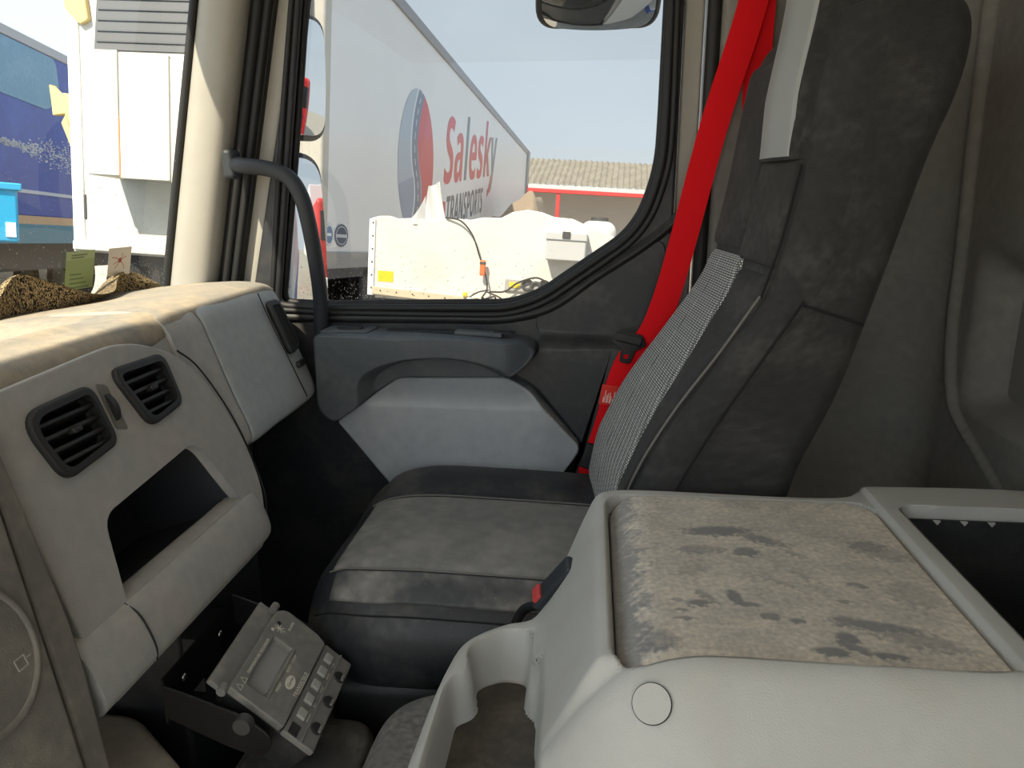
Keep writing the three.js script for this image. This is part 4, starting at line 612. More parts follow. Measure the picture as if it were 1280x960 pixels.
// dirt specks on the lower glass
{
  const specks = (win, n, f) => { const g = new THREE.CircleGeometry(0.001, 6), m = new THREE.InstancedMesh(g, plain('dried dirt specks', [0.55, 0.52, 0.46], 0.9, { side: THREE.DoubleSide }), n); const M4 = new THREE.Matrix4(), q = new THREE.Quaternion(); for (let i = 0; i < n; i++) { const [p, nn] = f(); q.setFromUnitVectors(V(0, 0, 1), nn); const s = 0.4 + rnd() * rnd() * 1.1; M4.compose(p, q, V(s, s, s)); m.setMatrixAt(i, M4); } m.name = 'dirt_specks'; m.userData.kind = 'stuff'; win.add(m); };
  specks(scene.getObjectByName('window_1'), 2600, () => { const z = -1.54 + rnd() * 1.1, y = 0.95 + rnd() * rnd() * 0.30; return [V(windX(y, z) + 0.003, y, z), V(1, 0.1, 0).normalize()]; });
  specks(scene.getObjectByName('window_2'), 1100, () => [V(-0.66 + rnd() * 0.60, 0.905 + rnd() * rnd() * 0.14, -1.630), V(0, 0, 1)]);
}

// ================= mirrors outside =================
mat('mirror silver', { color: lin(0.86, 0.87, 0.87), metalness: 1, roughness: 0.02 });
plain('mirror housing black', [0.02, 0.02, 0.021], 0.5);
function mirror(name, label, pos, w, h, normal, r, arms, sphere = 0) {
  const o = thing(name, label, 'mirror', pos, 'mirrors outside the passenger window');
  const z = V(...normal).normalize(), x = V(0, 1, 0).cross(z).normalize(), y = z.clone().cross(x); const F = new THREE.Matrix4().makeBasis(x, y, z);
  const s = shape2([[-w / 2, -h / 2], [w / 2, -h / 2], [w / 2, h / 2], [-w / 2, h / 2]], r);
  mesh('housing', extrude(s, 0.075, 0.022, 6).translate(0, 0, -0.075).applyMatrix4(F), M['mirror housing black'], o);
  const gs = shape2([[-w / 2 + 0.014, -h / 2 + 0.014], [w / 2 - 0.014, -h / 2 + 0.014], [w / 2 - 0.014, h / 2 - 0.014], [-w / 2 + 0.014, h / 2 - 0.014]], r * 0.85);
  const pts = gs.getSpacedPoints(80); pts.pop(); const R = sphere || 1e4; const dome = (a, b) => 0.002 + (Math.sqrt(R * R - a * a - b * b) - R) + (sphere ? (w * w + h * h) / 8 / R * 0.6 : 0);
  mesh('mirror_glass', grid(80, 12, (u, v) => { const p = pts[Math.round(u * 80) % 80]; return V(p.x * v, p.y * v, dome(p.x * v, p.y * v)); }, { closeU: true, flip: true }).applyMatrix4(F), M['mirror silver'], o);
  for (const a of arms) mesh('arm', tube(a, 0.011, 16, 8), M['mirror housing black'], o);
  return o;
}
mirror('wide_angle_mirror', 'upper squarish wide angle mirror showing something red', [-0.715, 1.405, -1.85], 0.255, 0.29, [0.87, -0.07, 0.49], 0.05, [[[-0.04, 0.05, -0.05], [-0.10, 0.03, 0.05], [-0.13, 0.0, 0.16]]], 1.1);
mirror('main_mirror', 'tall main mirror below the wide angle mirror', [-0.738, 1.015, -1.83], 0.25, 0.44, [0.815, 0.0, 0.58], 0.07, [[[-0.04, 0.0, -0.05], [-0.10, 0.0, 0.05], [-0.13, 0.0, 0.16]]], 2.2);
mirror('kerb_mirror', 'rounded kerb mirror above the passenger window', [0.005, 1.552, -1.86], 0.28, 0.15, [0.05, -0.62, 0.75], 0.05, [[[0, 0.03, -0.05], [0, 0.12, 0.02], [0, 0.14, 0.18]]], 0.4);

{ // the lorry's own body behind the cab, seen in the main mirror
  const t = thing('cargo_body', 'white cargo body of this lorry, seen only in the side mirror', 'lorry body', [0.95, 0, -0.56]);
  mesh('box', bb(0, 6, 0.35, 2.75, -1.22, 1.22, 0.03), plain('body white', [0.72, 0.72, 0.72], 0.4), t); mesh('blue_rail', bb(0, 6, 0.22, 0.37, -1.23, 1.23, 0.01), plain('rail blue', [0.03, 0.12, 0.42], 0.5), t);
  mesh('underframe', bb(-0.1, 6, -0.05, 0.24, -0.9, 0.9), plain('frame black', [0.03, 0.03, 0.03], 0.7), t); for (const sx of [4.4]) for (const z of [-1.05, 1.05]) mesh('wheel', metric(new THREE.CylinderGeometry(0.45, 0.45, 0.28, 36).rotateX(Math.PI / 2)).translate(sx, -0.18, z), M.rubber, t);
}

// ================= the yard outside =================
// the yard slopes against the cab: its axes, and the point under the camera
const OUT = new THREE.Matrix4().makeBasis(V(0.998, -0.0535, 0.0349), V(0.0561, 0.9952, -0.0801), V(-0.0305, 0.0819, 0.9962));
const HC = 1.75;
{ const t = V(0, -HC, 0).applyMatrix4(OUT).add(EYE); OUT.setPosition(t); }
function yard(name, label, category, base, turn = 0, group) {
  const o = thing(name, label, category, [0, 0, 0], group); const m = OUT.clone().multiply(new THREE.Matrix4().makeTranslation(...base)).multiply(new THREE.Matrix4().makeRotationY(turn));
  m.decompose(o.position, o.quaternion, o.scale); return o;
}
{
  const m = mat('yard asphalt', { map: stained([0.30, 0.285, 0.25], [0.40, 0.37, 0.315], 0.8, { f: 6, s: 41, size: 512, span: 4, speck: 0.01, lo: -0.2, hi: 0.5 }), roughness: 0.95 });
  const g = mesh('ground', bb(-60, 60, -0.3, 0, -80, 60), m); tag(g, 'pale dusty concrete of the yard', 'ground'); g.userData.kind = 'structure'; OUT.decompose(g.position, g.quaternion, g.scale);
  const m2 = mat('added asphalt', { map: stained([0.035, 0.034, 0.033], [0.10, 0.095, 0.085], 0.6, { f: 6, s: 44, size: 256, span: 3, speck: 0.01 }), roughness: 0.95 });
  const g2 = mesh('ground', bb(-16, -2.35, 0, 0.02, -16, -2.6), m2); tag(g2, 'dark added asphalt strip before the white trailer', 'ground'); g2.userData.kind = 'structure'; OUT.decompose(g2.position, g2.quaternion, g2.scale);  // dark strip added so the pale ground reads dark here
}
mat('trailer white', { map: stained([0.86, 0.87, 0.885], [0.80, 0.80, 0.80], 0.4, { f: 4, s: 42, size: 256, span: 3, var: 0.02 }), roughness: 0.32 });
mat('panel cream white', { map: stained([0.56, 0.545, 0.495], [0.47, 0.44, 0.375], 0.5, { f: 5, s: 43, size: 256, span: 1.5, var: 0.03 }), roughness: 0.5 });
plain('trailer rail grey', [0.30, 0.31, 0.33], 0.4, { metalness: 0.3 }); plain('tyre', [0.02, 0.02, 0.02], 0.85); plain('steel dark', [0.05, 0.05, 0.052], 0.6);
plain('lamp red', [0.55, 0.03, 0.03], 0.3); plain('foam yellow', [0.62, 0.45, 0.20], 0.95); plain('grille grey', [0.085, 0.09, 0.10], 0.7); plain('rust', [0.42, 0.20, 0.07], 0.9);
function wheel(parent, x, y, z, r = 0.5, w = 0.3) { const g = mesh('wheel', metric(new THREE.CylinderGeometry(r, r, w, 36).rotateZ(Math.PI / 2)).translate(x, y, z), M.tyre, parent); mesh('hub', metric(new THREE.CylinderGeometry(r * 0.5, r * 0.55, w * 1.04, 24).rotateZ(Math.PI / 2)).translate(x, y, z), M['steel dark'], g); }
{ // refrigerated trailer: base at its front right lower corner on the ground; x to the left is negative, z backwards negative
  const t = yard('refrigerated_trailer', 'long white refrigerated trailer lettered Salesky Transports', 'trailer', [-2.57, 0, -6.6]);
  const L = 15.2, W = 2.34, b = 1.46, top = 4.37;
  mesh('box_body', bb(-W, -0.012, b, top, -L, -0.012, 0.03), M['trailer white'], t);
  mesh('front_wall', bb(-W, -0.02, b + 0.04, top, -0.03, 0.0, 0.01), M['panel cream white'], t);
  mesh('corner_post', bb(-0.13, 0.006, b + 0.02, top + 0.01, -0.16, 0.012, 0.03), M['panel cream white'], t);
  mesh('top_rail', bb(-0.05, 0.012, top - 0.10, top + 0.03, -L, -0.05, 0.01), M['trailer rail grey'], t);
  mesh('bottom_rail', bb(-0.06, 0.014, b - 0.01, b + 0.15, -L, -0.05, 0.01), M['trailer rail grey'], t);
  mesh('underframe', mergeGeometries([bb(-0.9, -0.7, 0.95, b, -L, -0.4), bb(-1.7, -1.5, 0.95, b, -L, -0.4), bb(-W, 0, b - 0.1, b, -L, -0.1)]), M['steel dark'], t);
  mesh('shade_panel', bb(-0.04, 0.0, 0.35, b - 0.02, -9.5, -1.2, 0.01), M['steel dark'], t);  // added dark panel, stands in for the shade under the trailer
  for (let k = 0; k < 3; k++) for (const sx of [-0.2, -2.2]) wheel(t, sx, 0.5, -L + 2.4 + k * 1.35);
  for (const sx of [-0.45, -1.95]) mesh('landing_leg', mergeGeometries([bb(sx - 0.06, sx + 0.06, 0.05, b, -2.7, -2.58), bb(sx - 0.13, sx + 0.13, 0, 0.05, -2.78, -2.5)]), M['steel dark'], t);
  const rf = mesh('rear_frame', bb(-0.2, 0.03, b, top + 0.02, -L - 0.12, -L + 0.30, 0.02), M['trailer rail grey'], t); mesh('tail_lamp', bb(-0.1, 0.045, b + 0.9, top - 0.9, -L + 0.0, -L + 0.26, 0.02), M['lamp red'], rf);
  // painted emblem and lettering on the long side
  { const c = document.createElement('canvas'); c.width = 512; c.height = 512; const x = c.getContext('2d');
    x.fillStyle = '#8f9fb8'; x.fillRect(0, 0, 512, 512); x.fillStyle = '#a9b9c9'; x.beginPath(); x.moveTo(0, 0); x.lineTo(270, 0); x.quadraticCurveTo(170, 210, 230, 300); x.lineTo(0, 350); x.fill();
    x.fillStyle = '#cf2836'; x.beginPath(); x.moveTo(276, 0); x.quadraticCurveTo(196, 180, 330, 310); x.quadraticCurveTo(370, 400, 270, 460); x.lineTo(512, 470); x.lineTo(512, 0); x.fill();
    x.fillStyle = '#8f9fb8'; x.fillRect(0, 452, 512, 60);
    const road = (o) => { x.beginPath(); x.moveTo(300 + o, -10); x.quadraticCurveTo(140 + o, 180, 270 + o, 310); x.quadraticCurveTo(330 + o, 410, 200 + o, 530); };
    x.strokeStyle = '#5f6f8c'; x.lineWidth = 78; road(0); x.stroke(); x.strokeStyle = '#e6ebf0'; x.lineWidth = 6; x.setLineDash([26, 20]); road(0); x.stroke(); x.setLineDash([]); x.strokeStyle = '#dfe5ea'; x.lineWidth = 12; road(-52); x.stroke();
    const tx = new THREE.CanvasTexture(c); tx.colorSpace = THREE.SRGBColorSpace; tx.anisotropy = 8; const em = new THREE.MeshStandardMaterial({ map: tx, roughness: 0.32 }); em.name = 'road emblem print';
    mesh('road_emblem', new THREE.CircleGeometry(1, 64).scale(0.88, 0.90, 1).rotateY(Math.PI / 2).translate(-0.009, 2.72, -3.25), em, t); }
  const font = await new FontLoader().loadAsync('fonts/droid/droid_sans_bold.typeface.json');
  const paint = (name, ch, col, size, sx, z, y, lean, rise, adv) => { const g = new THREE.ShapeGeometry(font.generateShapes(ch, size), 6); g.scale(sx, 1, 1).translate(adv, 0, 0); g.applyMatrix4(new THREE.Matrix4().makeBasis(V(0, rise, -1), V(0, 1, -lean), V(1, 0, 0)).setPosition(-0.009, y, z)); const m = M['paint ' + col] ?? mat('paint ' + col, { color: new THREE.Color(col), roughness: 0.32, side: THREE.DoubleSide }); return mesh(name, g, m, t); };
  const wid = (ch, size) => font.data.glyphs[ch].ha * size / font.data.resolution;
  let adv = 0; for (const [ch, col] of [['S', '#d02a38'], ['a', '#d23a46'], ['l', '#5d6d80'], ['e', '#cf2c39'], ['s', '#cf2634'], ['k', '#b92532'], ['y', '#6a7a84']]) { paint('painted_letter', ch, col, 0.98, 0.98, -4.75, 2.60, 0.10, 0.125, adv); adv += wid(ch, 0.98) * 0.98; }
  { const a = adv - wid('y', 0.98) * 0.98; const s = new THREE.Shape(); s.moveTo(a + 0.30, 0.02); s.quadraticCurveTo(a + 0.20, -0.36, a - 0.10, -0.40); s.lineTo(a - 0.12, -0.27); s.quadraticCurveTo(a + 0.08, -0.24, a + 0.17, 0.0); s.closePath(); const g = new THREE.ShapeGeometry(s, 10).translate(0, 0, 0.002); g.applyMatrix4(new THREE.Matrix4().makeBasis(V(0, 0.125, -1), V(0, 1, -0.10), V(1, 0, 0)).setPosition(-0.009, 2.60, -4.75)); mesh('letter_tail', g, M['paint #cf2634'], t); }
  adv = 0; for (const ch of 'TRANSPORTS') { paint('painted_letter', ch, '#4d5d6e', 0.46, 0.80, -5.05, 1.99, 0.08, 0.125, adv); adv += wid(ch, 0.46) * 0.80; }
  mesh('red_mark', bb(-0.012, -0.008, 1.86, 2.36, -5.0, -4.80), M['paint #cf2634'], t);
  // round stickers near the front
  const c3 = document.createElement('canvas'); c3.width = 256; c3.height = 128; const x3 = c3.getContext('2d'); x3.fillStyle = '#3d6fa8'; x3.beginPath(); x3.ellipse(50, 64, 38, 46, 0, 0, 7); x3.fill(); x3.strokeStyle = '#dfe6ee'; x3.lineWidth = 8; x3.stroke(); x3.fillStyle = '#eef2f5'; x3.fillRect(30, 56, 40, 14); x3.fillStyle = '#3c4a68'; x3.beginPath(); x3.ellipse(176, 64, 68, 56, 0, 0, 7); x3.fill(); x3.fillStyle = '#c9cfd6'; x3.fillRect(120, 58, 112, 16); x3.strokeStyle = '#c9cfd6'; x3.lineWidth = 5; x3.beginPath(); x3.ellipse(176, 64, 56, 44, 0, 0, 7); x3.stroke();
  const t3 = new THREE.CanvasTexture(c3); t3.colorSpace = THREE.SRGBColorSpace; const m3 = new THREE.MeshStandardMaterial({ map: t3, transparent: true, roughness: 0.4 }); m3.name = 'round maker stickers'; mesh('round_stickers', new THREE.PlaneGeometry(0.66, 0.24).rotateY(Math.PI / 2).translate(-0.004, 1.76, -0.42), m3, t);
  // cooling unit on the front wall
  const u = mesh('cooling_unit', bb(-1.90, -0.36, 2.13, 3.14, 0.0, 0.42, 0.03), M['panel cream white'], t);
  mesh('unit_door', bb(-1.88, -1.59, 2.13, 3.13, 0.42, 0.45, 0.012), M['panel cream white'], u); mesh('unit_door', bb(-1.58, -1.14, 2.11, 3.11, 0.42, 0.45, 0.012), M['panel cream white'], u); mesh('unit_door', bb(-1.13, -0.38, 2.09, 3.08, 0.42, 0.45, 0.012), M['panel cream white'], u);
  mesh('rust_streak', bb(-1.588, -1.580, 2.12, 2.6, 0.43, 0.447), M.rust, u);
  mesh('condenser_grille', metric(new THREE.BoxGeometry(1.6, 1.25, 0.05).rotateX(-0.12)).translate(-1.0, 3.75, 0.33), M['grille grey'], t);
  for (let k = 0; k < 14; k++) mesh('grille_bar', metric(new THREE.BoxGeometry(1.56, 0.012, 0.02)).translate(-1.0, 3.2 + k * 0.085, 0.362 - (k - 6) * 0.0102), M['grille grey'], t);
  mesh('torn_foam', extrude(shape2([[-2.58, 2.93], [-2.50, 2.86], [-2.30, 2.85], [-2.30, 2.30], [-2.38, 2.36], [-2.48, 2.60], [-2.43, 2.68], [-2.56, 2.66]], 0.01), 0.08, 0.01).translate(0, 0, -0.12), M['foam yellow'], t);
  mesh('torn_foam', extrude(shape2([[-2.36, 3.75], [-2.34, 3.55], [-2.20, 3.42], [-2.12, 3.46], [-2.16, 3.75]], 0.02), 0.1, 0.01).translate(0, 0, -0.05), M['foam yellow'], t);
  mesh('edge_strip', bb(-W - 0.01, -W + 0.10, b, 4.3, -0.1, 0.02, 0.01), M['trailer white'], t);
  mesh('sill_flange', bb(-W, -0.1, b + 0.02, b + 0.10, -0.02, 0.05, 0.01), M['panel cream white'], t);
  mesh('side_slot', bb(-2.28, -2.22, 1.76, 1.98, -0.01, 0.012, 0.01), M['steel dark'], t);
  mesh('post', bb(-1.33, -1.24, b + 0.1, 2.12, 0.0, 0.05, 0.01), M['panel cream white'], t);
  mesh('coupling_hoses', mergeGeometries([0, 1, 2].map((k) => tube([[-1.2 + k * 0.06, 1.78, 0.02], [-1.14 + k * 0.05, 1.9, 0.15], [-1.02 + k * 0.04, 1.72, 0.12], [-1.0, 1.5, 0.06]], 0.022, 24, 8))), M.rubber, t);
}
mat('wreck cream white', { map: stained([0.76, 0.735, 0.67], [0.66, 0.61, 0.52], 0.45, { f: 5, s: 45, size: 256, span: 1.5, var: 0.03 }), roughness: 0.5 });
{ // wrecked white box body
  const t = yard('wrecked_box_body', 'torn cream white refrigerated box body in front of the trailer', 'wreck', [-1.6, 0, -5.0]);
  const jag = [[0, 1.385], [0, 1.885], [0.05, 1.90], [0.12, 1.905], [0.17, 1.89], [0.28, 1.90], [0.40, 1.885], [0.52, 1.915], [0.66, 1.91], [0.74, 1.93], [0.86, 1.935], [0.93, 1.975], [1.03, 1.995], [1.12, 1.985], [1.2, 1.96], [1.32, 1.955], [1.46, 1.90], [1.58, 1.86], [1.8, 1.80], [2.0, 1.78], [2.0, 1.33], [0.9, 1.345]];
  mesh('side_wall', extrude(shape2(jag, 0.008), 0.08, 0.006).translate(0, 0, -0.08), M['wreck cream white'], t);
  mesh('box_rest', mergeGeometries([bb(0.06, 1.5, 1.36, 1.62, -1.6, -0.07), bb(0.02, 0.08, 1.36, 1.86, -1.7, -0.06)]), M['wreck cream white'], t);
  const st = mesh('corner_angle', bb(-0.012, 0.03, 1.38, 1.88, -0.04, 0.012, 0.004), M['trailer white'], t);
  for (let k = 0; k < 6; k++) mesh('rivet', metric(new THREE.SphereGeometry(0.006, 10, 6)).translate(0.015, 1.43 + k * 0.085, 0.013), M['steel dark'], st);
  mesh('bottom_rail', extrude(shape2([[0.02, 1.39], [0.02, 1.44], [1.0, 1.40], [1.0, 1.345]], 0.004), 0.02, 0.003).translate(0, 0, 0.0), plain('rail beige', [0.66, 0.55, 0.40], 0.6), t);
  for (let k = 0; k < 8; k++) mesh('rivet', metric(new THREE.SphereGeometry(0.005, 10, 6)).translate(0.08 + k * 0.11, 1.415 - k * 0.0047, 0.021), M['steel dark'], t);
  plain('sticker yellow', [0.85, 0.60, 0.03], 0.5);
  mesh('yellow_sticker', bb(0.055, 0.16, 1.475, 1.545, -0.001, 0.002), M['sticker yellow'], t);
  const gp = mesh('lamp_bracket', bb(0.88, 1.25, 1.49, 1.57, -0.01, 0.02, 0.008).rotateZ(-0.02), plain('bracket grey', [0.42, 0.41, 0.38], 0.6), t); mesh('yellow_tag', bb(0.91, 0.98, 1.515, 1.55, 0.02, 0.024).rotateZ(-0.02), M['sticker yellow'], gp);
  mesh('lamp_socket', mergeGeometries([0, 1, 2].map((k) => metric(new THREE.TorusGeometry(0.03, 0.010, 8, 24)).translate(1.06 + k * 0.055, 1.52 - (k % 2) * 0.012, 0.03))), M['steel dark'], gp);
  mesh('cable', tube([[0.50, 1.915, 0.01], [0.60, 1.90, 0.035], [0.68, 1.82, 0.035], [0.74, 1.68, 0.04], [0.79, 1.55, 0.045], [0.80, 1.47, 0.05], [0.77, 1.41, 0.05], [0.86, 1.43, 0.06], [0.84, 1.37, 0.05]], 0.0055, 90, 8), M.rubber, t);
  mesh('cable', tube([[0.81, 1.47, 0.05], [0.74, 1.45, 0.05], [0.68, 1.40, 0.045], [0.69, 1.36, 0.05]], 0.005, 40, 8), M.rubber, t);
  mesh('cable', tube([[0.82, 1.46, 0.05], [0.92, 1.47, 0.05], [1.0, 1.53, 0.05], [1.12, 1.57, 0.05], [1.2, 1.54, 0.05]], 0.006, 40, 8), M.rubber, t);
  mesh('cable', tube([[0.80, 1.46, 0.06], [0.90, 1.42, 0.06], [0.94, 1.36, 0.05], [0.8, 1.35, 0.06], [0.78, 1.42, 0.06]], 0.005, 50, 8), M.rubber, t);
  const pl = mesh('orange_plug', box(0.035, 0.10, 0.03, 0.765, 1.61, 0.05, 0.008).rotateZ(0), plain('plug orange', [0.80, 0.17, 0.04], 0.5), t); mesh('plug_grip', box(0.038, 0.02, 0.034, 0.765, 1.64, 0.05, 0.006), M['steel dark'], pl);
  mesh('grey_plug', mergeGeometries([box(0.035, 0.06, 0.03, 0.69, 1.385, 0.05, 0.008)]), plain('plug pale', [0.55, 0.58, 0.60], 0.4), t);
  mesh('yellow_plug', box(0.03, 0.03, 0.02, 0.655, 1.43, 0.03, 0.006), M['sticker yellow'], t);
  // grey cabinet on its side
  const cb = mesh('cabinet', bb(1.17, 1.42, 1.69, 1.84, 0.0, 0.12, 0.01).rotateZ(-0.0), plain('cabinet grey', [0.55, 0.56, 0.56], 0.5), t); mesh('cabinet_lid', bb(1.165, 1.425, 1.815, 1.865, -0.005, 0.13, 0.008), M['cabinet grey'], cb); mesh('latch', bb(1.27, 1.32, 1.83, 1.87, 0.125, 0.14, 0.003), M['steel dark'], cb);
  // torn white skin standing up and a hanging flap
  mesh('torn_skin', grid(10, 14, (a, b) => V(0.355 + a * 0.13 - 0.05 * a * b + 0.01 * b, 1.87 + b * (0.24 + 0.03 * a), -0.03 + 0.03 * Math.sin(a * 5 + b * 3)), {}), mat('torn sheet white', { color: lin(0.72, 0.73, 0.72), roughness: 0.5, side: THREE.DoubleSide }), t);
  mesh('torn_skin', grid(8, 10, (a, b) => V(0.255 + a * 0.10 - 0.01 * b, 1.86 + b * (0.16 * a * a + 0.03), -0.02 + 0.03 * Math.sin(a * 4)), {}), M['torn sheet white'], t);
  mesh('frame', mergeGeometries([bb(0.1, 1.9, 1.15, 1.35, -0.5, -0.3), bb(0.1, 1.9, 1.15, 1.35, -1.4, -1.2), bb(0.3, 0.5, 0, 1.15, -1.5, -0.2), bb(1.5, 1.7, 0, 1.15, -1.5, -0.2)]), M['steel dark'], t);
}
{ // brown tarpaulin slumped between wreck and trailer
  const t = yard('brown_tarpaulin', 'brown crumpled tarpaulin heaped behind the torn white body', 'tarpaulin', [-2.36, 0, -14]);
  mesh('sheet', grid(24, 24, (a, b) => { const x = a * 0.92, h = 2.28 + 0.50 * sst(0, 0.78, a) - 0.42 * sst(0.8, 1.0, a) + 0.03 * Math.sin(a * 17 + b * 9); return V(x + 0.04 * Math.sin(b * 12), h * Math.min(1, b * 6, (1 - b) * 6), -b * 3); }), mat('tarpaulin brown', { map: stained([0.33, 0.26, 0.19], [0.45, 0.38, 0.30], 0.6, { f: 5, s: 51, size: 256, span: 2 }), roughness: 0.9, side: THREE.DoubleSide }), t);
}
{ // blue trailer seen through the windscreen, long side receding
  const t = yard('blue_trailer', 'blue curtain sided trailer with flaked white paint', 'trailer', [-8.44, 0, -10.0], 0.226);
  mat('curtain blue', { map: stained([0.02, 0.06, 0.29], [0.035, 0.09, 0.36], 0.6, { f: 4, s: 61, size: 256, span: 3, speck: 0.002 }), roughness: 0.5 });
  mat('curtain pale blue', { map: stained([0.10, 0.24, 0.36], [0.16, 0.30, 0.42], 0.5, { f: 5, s: 62, size: 256, span: 2 }), roughness: 0.5 });
  mesh('curtain', bb(-2.4, 0, 1.75, 4.2, -8, 3, 0.03), M['curtain blue'], t);
  mesh('roof_rail', bb(-2.42, 0.02, 4.15, 4.29, -8, 3.02, 0.02), M['trailer rail grey'], t);
  mesh('pale_band', extrude(shape2([[-3, 3.45], [1.2, 3.35], [1.6, 3.6], [1.5, 4.14], [-3, 4.14]], 0.15), 0.01).rotateY(Math.PI / 2).translate(0.0, 0, 0), M['curtain pale blue'], t);
  mesh('white_stripe', bb(-0.01, 0.012, 2.08, 2.13, -8, 3), plain('stripe white', [0.45, 0.48, 0.52], 0.6), t);
  mesh('tan_rail', bb(-0.1, 0.02, 1.64, 1.76, -8, 3), plain('rail tan', [0.50, 0.34, 0.20], 0.7), t);
  mesh('teal_rail', bb(-0.1, 0.03, 1.36, 1.64, -8, 3), plain('rail teal', [0.07, 0.20, 0.26], 0.6), t);
  { const pos = []; for (let i = 0; i < 900; i++) { const u = rnd(), z = 1.0 - u * 3.2, y = 2.76 - 0.05 * u + (rnd() + rnd() - 1) * (0.06 + 0.22 * sst(0.35, 0.8, u)), w = 0.01 + rnd() * 0.05, h = 0.006 + rnd() * 0.014; pos.push(new THREE.BoxGeometry(0.004, h, w).translate(0.003, y, z)); } const s = mesh('flaked_paint', metric(mergeGeometries(pos)), M['stripe white'], t); s.userData.kind = 'stuff'; }
  mesh('underframe', bb(-1.9, -0.5, 0.9, 1.36, -8, 2.6), M['steel dark'], t);
  for (let k = 0; k < 3; k++) for (const sx of [-0.2, -2.2]) wheel(t, sx, 0.52, -4.5 - k * 1.3);
  for (const sx of [-0.45, -1.95]) mesh('landing_leg', mergeGeometries([bb(sx - 0.06, sx + 0.06, 0.05, 1.36, 0.3, 0.42), bb(sx - 0.13, sx + 0.13, 0.02, 0.06, 0.2, 0.5)]), M['steel dark'], t);
}
{ // turquoise container
  const t = yard('turquoise_skip', 'bright turquoise steel skip with a white letter', 'skip', [-4.46, 0, -4.72], 0.78);
  const m = plain('turquoise paint', [0.03, 0.33, 0.58], 0.4);
  mesh('skip_body', bb(-1.6, 0.42, 1.56, 1.94, -1.2, 0, 0.02), m, t); mesh('skip_rim', bb(-1.62, 0.445, 1.92, 1.97, -1.22, 0.02, 0.01), m, t); mesh('skip_frame', mergeGeometries([bb(-1.5, -1.3, 0, 1.56, -1.1, -0.1), bb(0.1, 0.3, 0, 1.56, -1.1, -0.1)]), M['steel dark'], t);
  mesh('white_tag', bb(0.34, 0.40, 1.60, 1.70, 0.0, 0.008), plain('tag white', [0.8, 0.8, 0.8], 0.5), t);
  const c = document.createElement('canvas'); c.width = 256; c.height = 128; const x = c.getContext('2d'); x.fillStyle = '#e8eef2'; x.font = 'bold 120px sans-serif'; x.fillText('TRS', 10, 108); const tx = new THREE.CanvasTexture(c); tx.colorSpace = THREE.SRGBColorSpace; const pm = new THREE.MeshStandardMaterial({ map: tx, transparent: true, roughness: 0.5 }); pm.name = 'white lettering'; mesh('lettering', new THREE.PlaneGeometry(0.24, 0.11).translate(0.13, 1.84, 0.004), pm, t);
}
{ // building with corrugated roof
  const t = yard('workshop_building', 'long grey workshop with corrugated roof and red gutter', 'building', [0, 0, -40]);
  mat('fibre cement roof', { map: stained([0.22, 0.20, 0.165], [0.33, 0.30, 0.25], 0.8, { f: 8, s: 71, size: 512, span: 6, lo: -0.2, hi: 0.5, var: 0.3 }), roughness: 0.95 });
  const wav = (x, p) => Math.sin(x * 2 * Math.PI / p);
  mesh('corrugated_roof', grid(900, 10, (u, v) => { const x = lerp(-16, 22, u); return V(x, lerp(5.0, 6.78, v) + 0.05 * wav(x, 0.30), lerp(0.3, -4.5, v)); }), M['fibre cement roof'], t);
  mesh('canopy_sheet', grid(900, 4, (u, v) => { const x = lerp(-16, 22, u); return V(x, lerp(4.62, 4.98, v) + 0.03 * Math.pow(Math.abs(wav(x, 0.9)), 6), lerp(2.2, 0.3, v)); }), plain('canopy pale sheet', [0.55, 0.55, 0.53], 0.5), t);
  mesh('red_gutter', bb(-16, 22, 4.45, 4.64, 2.15, 2.35, 0.03), plain('gutter red', [0.62, 0.03, 0.03], 0.5), t);
  mesh('wall', bb(-16, 22, 0, 5.0, -5.5, 0), plain('wall render grey', [0.50, 0.47, 0.42], 0.9), t);
  mesh('timber_boards', bb(1.0, 6, 0, 3.0, 0.0, 0.1), plain('timber tan', [0.48, 0.34, 0.19], 0.9), t);
  for (const x of [-9, -2.9, 3.5, 10]) mesh('red_post', bb(x - 0.09, x + 0.09, 0, 4.5, 2.1, 2.28), M['gutter red'], t);
}
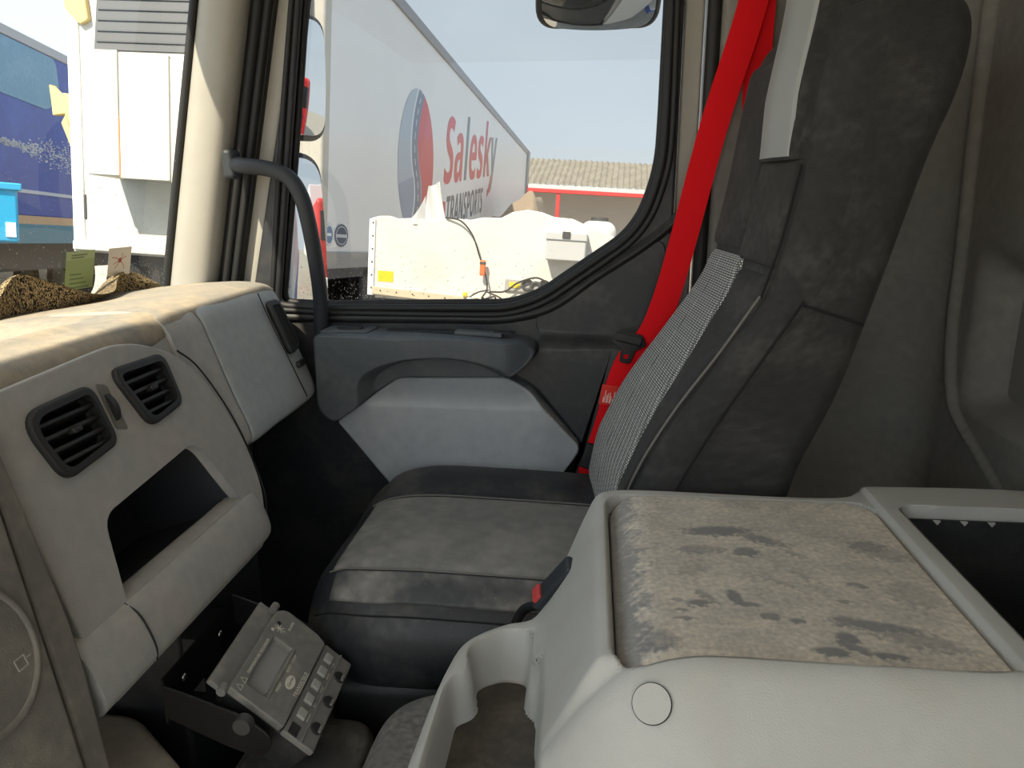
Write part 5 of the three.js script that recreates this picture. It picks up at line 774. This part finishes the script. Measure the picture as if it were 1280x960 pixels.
{ // red skip bin before the building
  const t = yard('red_tipper_bin', 'red steel tipper bin before the workshop wall', 'bin', [-2.3, 0, -31]);
  mesh('bin_body', extrude(shape2([[-0.9, 0.3], [0.8, 0.3], [1.6, 2.3], [0.4, 2.75], [-1.3, 2.75]], 0.03), 2.0, 0.03).translate(0, 0, -2), M['gutter red'], t);
  mesh('bin_skids', mergeGeometries([bb(-0.8, -0.6, 0, 0.3, -1.9, -0.1), bb(0.5, 0.7, 0, 0.3, -1.9, -0.1)]), M['steel dark'], t);
}
{ // white tank and yellow cover behind the wreck
  const t = yard('white_plastic_tank', 'white plastic tank behind the torn body', 'tank', [0.1, 0, -8.6]);
  mesh('tank_body', bb(-0.50, -0.12 + 0.02, 0, 2.10, -0.9, 0, 0.12), M['torn sheet white'], t); mesh('tank_cap', metric(new THREE.CylinderGeometry(0.1, 0.1, 0.06, 24)).translate(-0.3, 2.12, -0.4), M['steel dark'], t);
  const y = yard('yellow_drum', 'yellow drum lid beside the white tank', 'drum', [0.02, 0, -7.3]);
  mesh('drum_body', metric(new THREE.CylinderGeometry(0.22, 0.22, 1.84, 36)).translate(0, 0.92, 0), M['sticker yellow'], y); mesh('drum_rim', metric(new THREE.TorusGeometry(0.22, 0.015, 8, 40).rotateX(Math.PI / 2)).translate(0, 1.84, 0), M['sticker yellow'], y);
}
{ // red lorry parked behind, seen in the mirror
  const t = yard('red_lorry', 'red lorry cab parked behind, seen in the upper mirror', 'lorry', [8.6, 0, -4.0], -1.57);
  mesh('cab', bb(-1.2, 1.2, 0.6, 3.1, -2.2, 0, 0.18), M['gutter red'], t); mesh('windscreen', bb(-1.05, 1.05, 1.8, 2.7, 0.0, 0.02, 0.05), plain('dark glass', [0.02, 0.02, 0.025], 0.1), t); mesh('grille', bb(-0.8, 0.8, 0.8, 1.5, 0.0, 0.03, 0.02), M['steel dark'], t); mesh('bumper', bb(-1.2, 1.2, 0.35, 0.65, -0.3, 0.08, 0.05), M['trailer white'], t);
  for (const sx of [-0.95, 0.95]) wheel(t, sx, 0.5, -1.1); mesh('load_box', bb(-1.25, 1.25, 1.0, 3.9, -9, -2.4, 0.03), M['trailer white'], t);
}

scene.traverse((o) => { if (o.isMesh) { o.castShadow = true; o.receiveShadow = true; } });
renderer.render(scene, camera);
